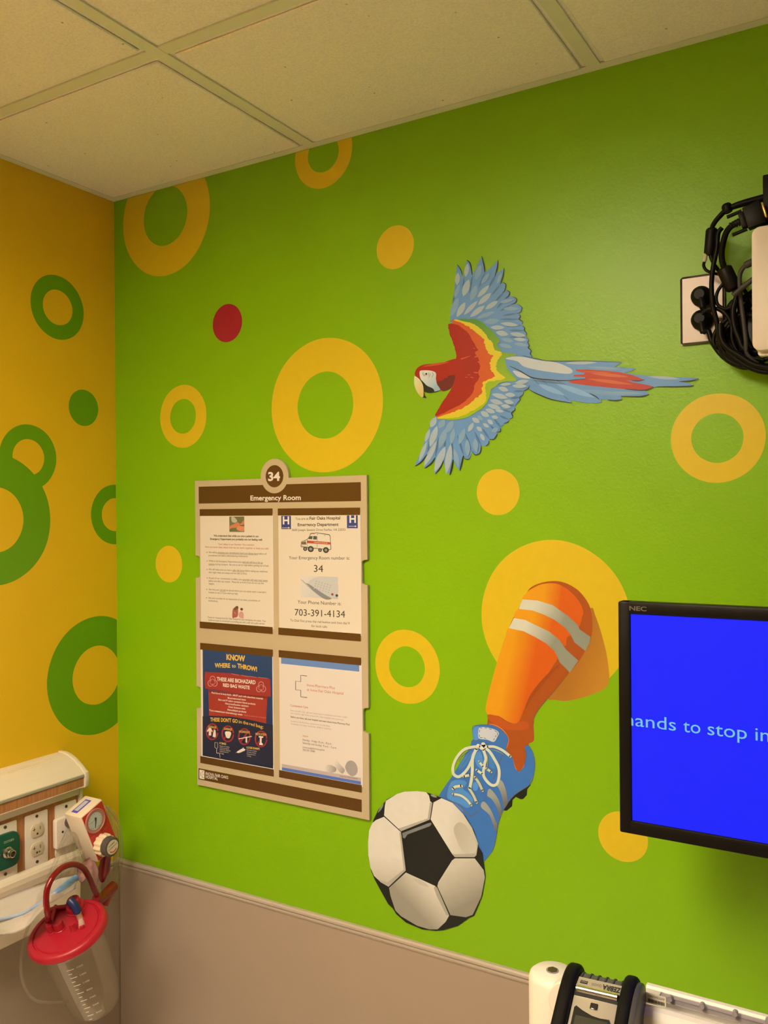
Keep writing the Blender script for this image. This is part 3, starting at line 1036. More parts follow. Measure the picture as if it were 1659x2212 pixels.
bt = Art(1, 0.0, M_PAINT, 17)
bt.shape(SB([(1090, 1385), (1140, 1390), (1220, 1320), (1225, 1230), (1275, 1185), (1350, 1220), (1385, 1215), (1440, 1155), (1445, 1070), (1495, 1010), (1490, 985), (1400, 1000), (1200, 1150), (1060, 1330)]), INK, smooth=False)
bt.shape(SB([(125, 1165), (200, 1050), (330, 865), (600, 415), (612, 350), (640, 320), (625, 160), (680, 115), (860, 105), (960, 125), (1060, 180), (1150, 280), (1165, 350), (1120, 470), (1225, 600), (1265, 760), (1320, 815), (1400, 730), (1430, 560), (1405, 430), (1465, 410), (1530, 520), (1560, 680), (1540, 850), (1480, 1000), (1200, 1200), (1140, 1310), (1080, 1400), (1010, 1600), (970, 1850), (920, 2000), (800, 2145), (700, 1950), (500, 1500), (160, 1190)]), alb(62, 112, 158), smooth=False)
LB, LB2, SEAM = alb(84, 140, 178), alb(72, 125, 165), alb(98, 98, 102)
bt.shape(SB([(250, 1170), (300, 970), (440, 930), (540, 970), (490, 1060), (570, 1130), (640, 1240), (560, 1350), (440, 1290), (300, 1230)]), LB)
bt.shape(SB([(640, 160), (720, 130), (735, 220), (720, 320), (650, 330), (630, 240)]), LB)
bt.shape(SB([(660, 560), (740, 500), (780, 620), (770, 760), (700, 720), (665, 640)]), LB)
bt.shape(SB([(870, 520), (940, 650), (960, 760), (890, 740), (860, 640)]), LB2)
bt.shape(SB([(640, 980), (720, 960), (700, 1080), (640, 1080)]), LB)
bt.shape(SB([(420, 760), (470, 640), (600, 500), (620, 560), (540, 700), (450, 780)]), LB2)
bt.shape(SB([(320, 1250), (430, 1310), (520, 1400), (480, 1400), (370, 1330)]), alb(90, 125, 165))
for p, w in (([(880, 1040), (820, 1180), (750, 1340), (650, 1450), (590, 1460), (530, 1420), (430, 1310), (270, 1235), (230, 1180), (250, 1080), (330, 900)], 13), ([(1160, 350), (1125, 460), (1060, 600), (1000, 780), (920, 970)], 13), ([(1465, 410), (1535, 530), (1560, 690), (1540, 860), (1480, 1000), (1250, 1160), (1100, 1360), (1020, 1560), (975, 1820), (930, 1980), (810, 2140)], 11), ([(640, 330), (625, 160), (680, 115), (860, 105), (960, 125), (1060, 180), (1150, 280), (1165, 350)], 9), ([(600, 520), (440, 770)], 14), ([(640, 340), (760, 360), (900, 400)], 10), ([(1405, 430), (1430, 560), (1400, 720)], 8), ([(1210, 590), (1320, 650)], 10)):
    bt.stroke(SB(p), w / 6.9, SEAM)
boot = bt.build('painted_boot', wall_back, 'painted blue football boot with three grey stripes')
for P in ([(755, 1330), (800, 1250), (900, 1370), (980, 1550), (1000, 1600), (985, 1700), (940, 1600), (880, 1450)], [(850, 1160), (880, 1060), (960, 1130), (1030, 1250), (1070, 1400), (1040, 1480), (1000, 1350), (920, 1220)], [(980, 1000), (1050, 930), (1110, 1020), (1150, 1180), (1150, 1280), (1100, 1350), (1070, 1180), (1020, 1050)]):
    s = Art(1, 0.0, M_PAINT, 36)
    ys = [p[1] for p in P]
    s.shape(SB(P), None, grad=(SB([(900, min(ys) + 100)])[0], SB([(1000, max(ys) - 50)])[0], alb(160, 155, 128), alb(112, 105, 92)))
    s.build('stripe', boot)
LC, LS = alb(214, 208, 160), alb(150, 145, 100)
la = Art(1, 0.0, M_PAINT, 39)
for p, w in (([(340, 1140), (450, 1160), (540, 1220), (610, 1305)], 34), ([(340, 1060), (380, 1030), (465, 1020)], 42), ([(670, 890), (730, 980), (780, 1090)], 36), ([(580, 1055), (640, 1150), (692, 1265)], 36), ([(840, 760), (910, 810)], 34), ([(500, 875), (600, 855)], 38)):
    la.stroke(SB(p), (w + 12) / 6.9, SEAM, taper=False)
    la.stroke(SB(p), w / 6.9, LC if w != 36 else alb(196, 190, 140), taper=False)
for p, w in (([(730, 430), (620, 440), (500, 480), (400, 590), (345, 720), (345, 830), (410, 880), (480, 850), (560, 760), (620, 640), (650, 540), (710, 450)], 42), ([(820, 450), (890, 510), (960, 620), (1020, 740), (1030, 860), (1000, 980), (930, 1010), (850, 950), (795, 850), (810, 700), (830, 600), (790, 470)], 42), ([(690, 460), (635, 600), (630, 760), (620, 900), (590, 1060)], 44), ([(850, 432), (950, 432), (1060, 475), (1140, 530), (1195, 578)], 38), ([(730, 655), (790, 730)], 32), ([(695, 780), (780, 840)], 36)):
    la.stroke(SB(p), w / 6.9, LC, taper=False)
for p, w in (([(600, 480), (480, 560), (415, 660)], 12), ([(850, 520), (860, 640), (850, 760)], 14), ([(900, 470), (1010, 500), (1100, 550)], 12)):
    la.stroke(SB(p), w / 6.9, LS)
for c, r in (((720, 420), 30), ((795, 400), 34), ((770, 440), 40), ((820, 430), 30)):
    la.dotpx(SB([c])[0], r / 6.9, alb(224, 214, 175))
la.build('lace', boot)
pt = Art(1, 0.0, M_PAINT, 36)
pt.shape(SB([(740, 145), (870, 150), (980, 185), (1025, 230), (1010, 270), (950, 360), (850, 330), (730, 312), (715, 230)]), alb(202, 196, 176))
for a, b in (((750, 155), (772, 154)), ((812, 153), (840, 156)), ((880, 165), (915, 175)), ((965, 195), (992, 213)), ((738, 185), (736, 215)), ((730, 255), (735, 285)), ((745, 298), (775, 300)), ((805, 302), (830, 312)), ((1005, 225), (1003, 255)), ((985, 265), (972, 290)), ((958, 312), (948, 335))):
    pt.stroke(SB([a, b]), 1.0, INK, taper=False)
pt.build('tongue_patch', boot)

bl = Art(1, 0.0, M_PAINT, 60)
bl.shape(BB([(155, 468), (220, 330), (298, 238), (320, 210), (450, 140), (600, 112), (800, 118), (860, 135), (1000, 185), (1150, 265), (1290, 410), (1400, 590), (1458, 790), (1505, 870), (1530, 1060), (1542, 1160), (1502, 1400), (1400, 1645), (1335, 1672), (1200, 1770), (1020, 1822), (930, 1830), (760, 1812), (560, 1728), (440, 1625), (395, 1552), (340, 1500), (250, 1340), (175, 1200), (130, 1090), (100, 930), (96, 750), (115, 590), (150, 500)]), alb(34, 32, 24), smooth=False)
bl.shape(BB([(515, 622), (840, 500), (870, 495), (876, 515), (850, 540), (580, 640), (545, 690), (522, 680)]), alb(128, 122, 104), smooth=False)
bl.leaf(BB([(213, 375)])[0], BB([(285, 262)])[0], 4.5, alb(140, 134, 112))
bl.leaf(BB([(862, 150)])[0], BB([(945, 180)])[0], 5, alb(150, 142, 118))
ball = bl.build('painted_football', wall_back, 'painted black and white football struck by the blue boot')
WH, GY, GS = alb(228, 208, 168), alb(150, 134, 104), alb(182, 164, 130)
for P, gr, strip in (
    ([(312, 225), (450, 140), (540, 112), (700, 105), (810, 118), (845, 160), (860, 230), (885, 250), (855, 455), (500, 600), (290, 405), (300, 290)], None, [[(465, 568), (830, 442), (858, 240), (886, 250), (856, 456), (502, 600)]]),
    ([(290, 422), (500, 612), (558, 1085), (345, 1285), (250, 1230), (165, 1150), (122, 1050), (97, 900), (93, 740), (106, 590), (145, 500), (190, 462)], ((300, 900), (330, 1250), WH, alb(198, 178, 140)), [[(480, 612), (500, 612), (558, 1085), (346, 1285), (200, 1185), (330, 1235), (532, 1075)]]),
    ([(900, 245), (1000, 192), (1135, 250), (1265, 385), (1375, 555), (1452, 750), (1430, 895), (1405, 920), (1165, 920), (1130, 880), (866, 455)], ((1050, 600), (1450, 760), WH, alb(196, 178, 138)), [[(1125, 865), (1160, 885), (1430, 875), (1405, 920), (1165, 920)]]),
    ([(1165, 935), (1410, 935), (1520, 1080), (1536, 1170), (1490, 1410), (1385, 1632), (1300, 1662), (1110, 1635), (948, 1280), (960, 1230), (1130, 960)], ((1080, 1050), (1330, 1500), alb(212, 192, 150), alb(150, 136, 104)), []),
    ([(560, 1110), (920, 1275), (948, 1300), (1095, 1640), (1050, 1720), (950, 1812), (850, 1812), (700, 1768), (500, 1650), (430, 1580), (370, 1400), (352, 1300)], ((760, 1180), (560, 1450), alb(220, 200, 158), alb(158, 142, 108)), [])):
    s = Art(1, 0.0, M_PAINT, 66)
    g = (BB([gr[0]])[0], BB([gr[1]])[0], gr[2], gr[3]) if gr else None
    s.shape(BB(P), WH, smooth=False, grad=g)
    for q in strip:
        s.shape(BB(q), GS, smooth=False)
    if P[0] == (900, 245):
        s.shape(BB([(1150, 570), (1215, 490), (1300, 530), (1370, 640), (1430, 760), (1410, 860), (1270, 855), (1200, 740)]), None, grad=(BB([(1160, 560)])[0], BB([(1400, 820)])[0], alb(192, 174, 136), alb(206, 188, 148)))
    if P[0] == (560, 1110):
        s.shape(BB([(920, 1275), (948, 1300), (1095, 1640), (1060, 1640), (940, 1400), (905, 1300)]), alb(176, 160, 124), smooth=False)
        s.leaf(BB([(640, 1180)])[0], BB([(850, 1290)])[0], 9, alb(198, 180, 142))
    s.build('panel', ball)

# ------------------------------------------------------------------ notice board
NA = lambda *p: zoomed((400, 970), 3.95, p)
NB = lambda *p: zoomed((400, 1370), 3.95, p)
S1 = lambda *p: zoomed((425, 1090), 7.897, p)
S3 = lambda *p: zoomed((425, 1390), 7.897, p)
S4 = lambda *p: zoomed((595, 1400), 7.3756, p)
BY = -0.008
M_PRINT = paint_mat('printed_ink', 0.45, 0.0, 0.02)
M_TAN = mat('tan_sign_acrylic', alb(198, 166, 112), 0.35)
M_BROWN = paint_mat('brown_sign_print', 0.3, 0.0, 0.02)
BRN = alb(94, 58, 18)
board = empty('notice_board', (0.496, -0.005, 1.10), 'tan and brown room 34 notice board holding four papers on the green wall', 'notice board')
b2 = lambda p: (lambda q: Vector((q.x, BY, q.z)))(un(p, 1, BY))
xl, xr = b2(NA((84, 300))[0]).x, b2(NA((1549, 300))[0]).x
zt, zb = b2(NA((800, 246))[0]).z, b2(NB((800, 1433))[0]).z
zt = (b2(NA((82, 272))[0]).z + b2(NA((1545, 222))[0]).z) / 2
zb = (b2(NB((92, 1285))[0]).z + b2(NB((1565, 1582))[0]).z) / 2
bc = b2(NA((762, 232))[0])
br_out = (b2(NA((770, 82))[0]).z - bc.z)
nw = 0.013


def notch(zc, side, hh=0.026):
    """ticket-shaped finger notch in the board edge, listed top to bottom"""
    x = xr if side > 0 else xl
    pts = [(x, zc + hh)]
    for k in range(1, 5):
        a = k / 5 * math.pi / 2
        pts.append((x - side * nw * math.sin(a), zc + hh - 0.005 * (1 - math.cos(a))))
    pts.append((x - side * nw, zc + hh - 0.006))
    pts.append((x - side * nw, zc - hh + 0.006))
    for k in range(4, 0, -1):
        a = k / 5 * math.pi / 2
        pts.append((x - side * nw * math.sin(a), zc - hh + 0.005 * (1 - math.cos(a))))
    pts.append((x, zc - hh))
    return pts


z_up = (b2(NA((1530, 945))[0]).z + b2(NA((1553, 1160))[0]).z) / 2
z_dn = (b2(NB((1562, 630))[0]).z + b2(NB((1562, 848))[0]).z) / 2
out = [(xr, zt)] + notch(z_up, 1) + notch(z_dn, 1) + [(xr, zb), (xl, zb)] + notch(z_dn, -1)[::-1] + notch(z_up, -1)[::-1] + [(xl, zt)]
hx = math.sqrt(max(0, br_out ** 2 - (zt - bc.z) ** 2))
a0 = math.atan2(zt - bc.z, -hx)
if a0 < 0:
    a0 += 2 * math.pi
a1 = math.atan2(zt - bc.z, hx)
for k in range(25):
    a = a0 + (a1 - a0) * k / 24
    out.append((bc.x + br_out * math.cos(a), bc.z + br_out * math.sin(a)))
q = MB()
q.prism([Vector((x, BY, z)) for x, z in out], (0, 0.006, 0), M_TAN)
q.build('panel', board)
for x in (xl + 0.06, xr - 0.06):
    for z in (zb + 0.06, zt - 0.06):
        q = MB()
        q.cyl((x, -0.0022, z), (x, 0, z), 0.008, M_TAN, 12)
        q.build('standoff', board)


def wrect(name, a, b, col, layer, parent, lab=None):
    A, B = b2(a), b2(b)
    s = Art(1, BY, M_BROWN, layer)
    s.poly2([(A.x, A.z), (B.x, A.z), (B.x, B.z), (A.x, B.z)], col)
    return s.build(name, parent, lab)


def rectart(art, a, b, col, inset=0):
    A, B = art.to2(a), art.to2(b)
    art.poly2([(A[0], A[1]), (B[0], A[1]), (B[0], B[1]), (A[0], B[1])], col)


# header band with the circular cut
s = Art(1, BY, M_BROWN, 3)
A, B = b2(NA((115, 322))[0]), b2(NA((1500, 444))[0])
r_in = b2(NA((762, 232))[0]).z - b2(NA((765, 378))[0]).z
pts = [(A.x, A.z)]
dz = A.z - bc.z
hx = math.sqrt(max(0, r_in ** 2 - dz ** 2))
aa0, aa1 = math.atan2(dz, -hx), math.atan2(dz, hx)
if aa0 > 0:
    aa0 -= 2 * math.pi
for k in range(21):
    a = aa0 + (aa1 - aa0) * k / 20
    pts.append((bc.x + r_in * math.cos(a), bc.z + r_in * math.sin(a)))
pts += [(B.x, A.z), (B.x, B.z), (A.x, B.z)]
s.poly2(pts, BRN)
s.build('header_band', board)
s = Art(1, BY, M_BROWN, 3)
rd = b2(NA((762, 137))[0]).z - bc.z
s.poly2(s.disc((bc.x, bc.z), rd, BRN, 48), BRN)
s.build('number_disc', board)
CRM = alb(240, 214, 168)
s = Art(1, BY, M_PRINT, 5)
s.text('34', NA((708, 270))[0], NA((810, 268))[0], 72 / 3.95, CRM, 0.035)
s.build('room_number', board)
s = Art(1, BY, M_PRINT, 5)
s.text('Emergency Room', NA((557, 438))[0], NA((987, 434))[0], 42 / 3.95, CRM, 0.022)
s.build('header_lettering', board)
s = Art(1, BY, M_BROWN, 3)
A, B = b2(NB((114, 1145))[0]), b2(NB((114, 1238))[0])
E2 = b2(NB((1507, 1460))[0])
zz0, zz1 = b2(NB((1507, 1410))[0]).z, b2(NB((1507, 1518))[0]).z
s.poly2([(A.x, (A.z + zz0) / 2), (E2.x, (A.z + zz0) / 2), (E2.x, (B.z + zz1) / 2), (A.x, (B.z + zz1) / 2)], BRN)
s.build('footer_band', board)
s = Art(1, BY, M_PRINT, 5)
s.shape(NB((122, 1155), (164, 1163), (164, 1238), (122, 1230)), CRM, smooth=False)
s.stroke(NB((157, 1172), (146, 1170), (146, 1182), (133, 1180), (133, 1206), (146, 1209), (146, 1222), (157, 1224)), 0.9, BRN, taper=False, smooth=False)
s.stroke(NB((160, 1197), (146, 1195)), 0.8, BRN, taper=False)
s.text('INOVA FAIR OAKS', NB((175, 1200))[0], NB((368, 1236))[0], 26 / 3.95, CRM, 0.012)
s.text('HOSPITAL', NB((175, 1228))[0], NB((279, 1246))[0], 25 / 3.95, CRM, 0.012)
s.build('footer_lettering', board)
# pocket strips (top and bottom of each of the four windows)
for fn, tl_, br_ in ((NA, (126, 511), (747, 569)), (NA, (792, 505), (1494, 564)), (NA, (126, 1470), (748, 1551)), (NA, (797, 1523), (1500, 1611)),
                     (NB, (130, 78), (750, 160)), (NB, (800, 137), (1503, 231)), (NB, (131, 1040), (755, 1180)), (NB, (803, 1162), (1508, 1317))):
    pass


def strip(fn, l0, l1, r0, r1):
    """l0,l1 top/bottom pixel at the left end, r0,r1 at the right end"""
    a, b_, c, d = (b2(fn(p)[0]) for p in (l0, l1, r0, r1))
    zt_, zb_ = (a.z + c.z) / 2, (b_.z + d.z) / 2
    s = Art(1, BY, M_BROWN, 30)
    s.poly2([(a.x, zt_), (c.x, zt_), (c.x, zb_), (a.x, zb_)], BRN)
    s.build('pocket_strip', board)
    return a.x, c.x, zt_, zb_


w = {}
w['ul_t'] = strip(NA, (126, 511), (126, 570), (747, 509), (747, 569))
w['ur_t'] = strip(NA, (792, 507), (792, 567), (1494, 500), (1494, 563))
w['ul_b'] = strip(NA, (126, 1470), (126, 1525), (748, 1520), (748, 1579))
w['ur_b'] = strip(NA, (797, 1523), (797, 1583), (1500, 1576), (1500, 1640))
w['ll_t'] = strip(NB, (130, 76), (130, 134), (750, 128), (750, 187))
w['lr_t'] = strip(NB, (800, 136), (800, 199), (1503, 199), (1503, 263))
w['ll_b'] = strip(NB, (131, 1041), (131, 1099), (757, 1150), (757, 1211))
w['lr_b'] = strip(NB, (803, 1160), (803, 1220), (1508, 1284), (1508, 1350))


def sheet(key, label, col, dx0=0.0012, dx1=0.0012):
    t, b_ = w[key + '_t'], w[key + '_b']
    q = MB()
    z1, z0 = t[3] + 0.004, b_[2] - 0.004
    x0, x1 = t[0] + dx0, t[1] + dx1
    q.box((x0, BY - 0.0007, z0), (x1, BY - 0.0001, z1), mat('paper_' + key, col, 0.55))
    o = q.build('notice_sheet')
    return tag(o, label, 'notice', 'papers in the notice board')


PAP = alb(230, 203, 157)
PY = BY - 0.0007
sh1 = sheet('ul', 'white patient safety notice with red lines in upper left board pocket', PAP)
sh2 = sheet('ur', 'white notice with ambulance and phone number in upper right board pocket', PAP)
sh3 = sheet('ll', 'dark blue and red biohazard waste poster in lower left board pocket', alb(232, 206, 165), 0.001, 0.0005)
sh4 = sheet('lr', 'white pharmacy flyer with blue bars in lower right board pocket', alb(230, 204, 166), 0.001, 0.002)
KK = alb(62, 48, 30)
RD = alb(190, 95, 70)
s = Art(1, PY, M_PRINT, 1)


def T(fn, st, p0, p1, h, col, bold=0.0, sc=7.897):
    s.text(st, fn(p0)[0], fn(p1)[0], h / sc, col, bold)


for st, a, b_, c, bo in (
    ('We understand that while you are a patient in our', (290, 545), (1057, 556), KK, .03), ('Emergency Department you probably are not feeling well.', (230, 600), (1122, 614), KK, .03),
    ('Your safety is our Number One concern.', (365, 688), (985, 702), RD, .01), ('Here are some ideas about how we can work together to keep you safe:', (145, 735), (1228, 765), RD, .01),
    ('We will be checking your identification band and allergy band before all', (203, 828), (1188, 856), KK, 0), ('procedures and before administering medications.', (203, 880), (875, 896), KK, 0),
    ('While in the Emergency Department your bed rails will be in the up', (205, 975), (1125, 1006), KK, 0), ('position during transport.  Be sure to ask for help before getting out of bed.', (205, 1028), (1228, 1060), KK, 0),
    ('We will make sure you have a safe ride home before taking any medicines', (205, 1118), (1208, 1158), KK, 0), ('that might make you sleepy and not safe to drive.', (205, 1168), (860, 1194), KK, 0),
    ('As part of our commitment to safety, your provider will wash their hands', (205, 1265), (1208, 1312), KK, 0), ('before and after any contact.  Please let us know if you do not see this', (205, 1315), (1145, 1358), KK, 0), ('happen.', (205, 1362), (300, 1366), KK, 0),
    ("Ask that your call bell be placed where you can easily reach it and don't", (203, 1460), (1187, 1512), KK, 0), ('hesitate to use it if you need any help.', (203, 1510), (705, 1535), KK, 0),
    ('Ask your provider for an explanation of any tests, procedures or', (200, 1605), (1080, 1655), KK, 0), ('medications.', (200, 1652), (362, 1662), KK, 0),
    ('Thanks for choosing Inova Fair Oaks Hospital for your emergency care needs.  Your', (185, 1935), (1182, 2002), KK, 0), ('healthcare team is committed to providing you with a safe and quality service.', (200, 1982), (1162, 2048), KK, 0)):
    T(S1, st, a, b_, 32, c, bo)
for x0, y0 in ((175, 815), (178, 962), (175, 1106), (178, 1252), (173, 1447), (168, 1590)):
    s.dotpx(S1((x0, y0))[0], 0.9, KK)
for a, b_ in (((345, 838), (1042, 860)), ((780, 998), (1125, 1014)), ((205, 1034), (305, 1036)), ((615, 1142), (810, 1152)), ((785, 1298), (1208, 1320)), ((395, 1480), (498, 1484))):
    s.stroke(S1(a, b_), 0.5, KK, taper=False)
s.build('printed_text', sh1)
s = Art(1, PY, M_PRINT, 1)
rectart(s, S1((555, 205))[0], S1((812, 467))[0], alb(112, 108, 58))
s.shape(S1((590, 215), (640, 215), (690, 280), (650, 310), (600, 290)), alb(190, 172, 135))
s.shape(S1((560, 370), (640, 330), (700, 300), (740, 330), (800, 270), (810, 300), (800, 340), (740, 360), (690, 390), (600, 400), (560, 420)), alb(205, 120, 72))
s.shape(S1((680, 400), (720, 370), (780, 360), (810, 390), (805, 450), (740, 450), (690, 430)), alb(214, 134, 84))
s.stroke(S1((730, 345), (770, 362), (805, 350)), 1.2, alb(70, 50, 30))
s.build('printed_picture', sh1)
s = Art(1, PY, M_PRINT, 1)
s.shape(S1((612, 1800), (640, 1760), (680, 1730), (705, 1750), (700, 1900), (640, 1930), (608, 1925)), alb(168, 90, 66))
s.dotpx(S1((688, 1755))[0], 3, alb(100, 70, 42))
s.dotpx(S1((655, 1780))[0], 3, alb(118, 78, 50))
s.shape(S1((720, 1850), (755, 1820), (795, 1850), (797, 1940), (740, 1930), (718, 1900)), alb(216, 150, 118))
s.dotpx(S1((766, 1785))[0], 3, alb(100, 64, 42))
s.stroke(S1((640, 1830), (665, 1870)), 1.2, alb(232, 205, 165))
s.build('printed_picture', sh1)

# upper right sheet
s = Art(1, PY, M_PRINT, 1)
HB = alb(58, 66, 108)
K2 = alb(58, 46, 30)
for a, b_, st, p, r in ((NA((820, 570))[0], NA((903, 683))[0], 'H', (833, 640), (888, 640)), (NA((1380, 566))[0], NA((1473, 676))[0], 'H', (1402, 627), (1457, 627))):
    s = Art(1, PY, M_PRINT, 1)
    rectart(s, a, b_, HB)
    s.text('H', NA(p)[0], NA(r)[0], 64 / 3.95, CRM, 0.03)
    A, B = p, r
    s.stroke(NA((A[0] - 6, A[1] + 32), (B[0], A[1] + 32)), 0.9, CRM, taper=False)
    s.shape(NA((B[0] - 8, A[1] + 24), (B[0] + 6, A[1] + 32), (B[0] - 8, A[1] + 40)), CRM, smooth=False)
    s.build('hospital_sign', sh2)
s = Art(1, PY, M_PRINT, 1)
for st, a, b_, h, bo, c in (('You are at', (940, 606), (1053, 604), 24, 0, K2), ('Fair Oaks Hospital', (1062, 603), (1323, 600), 26, .02, K2), ('Emergency Department', (960, 658), (1308, 655), 26, .02, K2),
                            ('3600 Joseph Siewick Drive Fairfax, VA 22033', (910, 700), (1366, 697), 20, 0, K2), ('Your Emergency Room number is:', (885, 940), (1405, 944), 28, 0, K2),
                            ('34', (1098, 1048), (1177, 1050), 60, 0, K2), ('Your Phone Number is:', (960, 1318), (1332, 1334), 30, 0, K2), ('703-391-4134', (935, 1420), (1364, 1438), 58, 0, K2),
                            ('To Dial Out press the red button and then dial 9', (897, 1470), (1403, 1497), 20, 0, K2), ('for local calls.', (1078, 1518), (1215, 1526), 20, 0, K2)):
    s.text(st, NA(a)[0], NA(b_)[0], h / 3.95, c, bo)
s.build('printed_text', sh2)
s = Art(1, PY, M_PRINT, 1)     # ambulance drawing
LN = alb(70, 62, 44)
s.shape(NA((986, 836), (990, 790), (1040, 770), (1060, 745), (1068, 722), (1120, 712), (1230, 728), (1240, 745), (1246, 855), (1235, 862), (1000, 838)), LN, smooth=False)
s.shape(NA((990, 832), (994, 793), (1043, 774), (1064, 748), (1072, 726), (1120, 717), (1227, 732), (1236, 748), (1241, 852), (1232, 857), (1002, 833)), alb(228, 205, 160), smooth=False)
s.shape(NA((1040, 780), (1238, 795), (1239, 816), (1040, 803)), alb(196, 78, 48), smooth=False)
s.shape(NA((1050, 768), (1066, 744), (1088, 742), (1084, 770)), alb(84, 82, 70), smooth=False)
s.shape(NA((1094, 742), (1124, 744), (1124, 772), (1092, 772)), alb(84, 82, 70), smooth=False)
s.shape(NA((992, 795), (1030, 786), (1036, 815), (994, 815)), alb(110, 100, 74), smooth=False)
s.shape(NA((1062, 722), (1082, 714), (1108, 716), (1104, 726)), alb(168, 110, 70), smooth=False)
for a, b_ in (((1128, 745), (1126, 838)), ((1160, 722), (1236, 734)), ((1042, 775), (1042, 830)), ((985, 822), (1050, 838))):
    s.stroke(NA(a, b_), 0.6, LN, taper=False)
for c, r in (((1072, 853), 6.6), ((1202, 862), 6.4), ((1025, 852), 4.4), ((1152, 862), 4.0)):
    s.layer += 1
    s.dotpx(NA(c)[0], r, alb(60, 56, 44))
    s.layer += 1
    s.dotpx(NA(c)[0], r * .5, alb(150, 140, 112))
s.layer += 1
s.text('AMBULANCE', NA((1098, 800))[0], NA((1215, 808))[0], 9 / 3.95, alb(235, 190, 140), 0.02)
for c in ((1131, 728), (1193, 737)):
    s.dotpx(NA(c)[0], 0.9, alb(150, 60, 40))
s.build('printed_picture', sh2)
s = Art(1, PY, M_PRINT, 1)     # telephone keypad photo
A, B = s.to2(NA((986, 1080))[0]), s.to2(NA((1304, 1280))[0])
P = [(A[0], A[1]), (B[0], A[1]), (B[0], B[1]), (A[0], B[1])]
s.poly2(P, None, grad=((A[0], A[1]), (B[0], B[1]), alb(226, 206, 168), alb(188, 178, 158)))
s.shape(NA((1050, 1150), (1140, 1090), (1290, 1100), (1303, 1140), (1303, 1235), (1245, 1272), (1190, 1250)), alb(200, 188, 160))
s.shape(NA((1050, 1150), (1190, 1240), (1250, 1276), (1180, 1276), (1040, 1165)), alb(138, 130, 116))
s.stroke(NA((986, 1110), (1030, 1150), (1080, 1200)), 2.5, alb(180, 165, 138))
for i in range(4):
    for j in range(6):
        s.dotpx(NA((1120 + j * 24 - i * 6, 1128 + j * 4 + i * 20 + j * 3))[0], 1.7, alb(178, 168, 146), 6)
s.layer += 1
s.dotpx(NA((1256, 1240))[0], 2.6, alb(160, 70, 52))
s.dotpx(NA((1294, 1250))[0], 3.0, alb(70, 66, 62))
s.build('printed_picture', sh2)

# biohazard poster
s = Art(1, PY, M_PRINT, 1)
A, B = s.to2(S3((100, 110))[0]), s.to2(S3((1302, 2070))[0])
mzt = (w['ll_t'][3])
mzb = (w['ll_b'][2]) + 0.0015
s.poly2([(A[0], mzt), (B[0], mzt), (B[0], mzb), (A[0], mzb)], None, grad=((A[0], mzt), (A[0], mzb), alb(40, 66, 92), alb(30, 38, 56)))
s.shape(S3((100, 1240), (300, 1235), (600, 1250), (900, 1300), (1300, 1390), (1305, 2085), (100, 1915)), alb(36, 38, 50), smooth=False)
s.shape(S3((195, 790), (200, 870), (212, 1230), (600, 1250), (900, 1300), (1185, 1365), (1190, 1180), (1205, 900)), alb(164, 52, 36), smooth=False)
s.shape(S3((140, 485), (600, 510), (1000, 570), (1250, 605), (1262, 760), (1262, 910), (900, 870), (400, 800), (145, 770), (130, 640)), alb(160, 48, 38), smooth=False)
s.shape(S3((200, 795), (600, 845), (1200, 905), (1200, 940), (600, 870), (200, 825)), alb(128, 38, 28), smooth=False)
for a, b_ in (((590, 515), (720, 545)), ((760, 545), (900, 570)), ((900, 560), (1020, 580)), ((1050, 575), (1220, 598))):
    s.stroke(S3(a, b_), 1.6, alb(222, 150, 140))
YT = alb(228, 172, 62)
WT = alb(236, 208, 165)
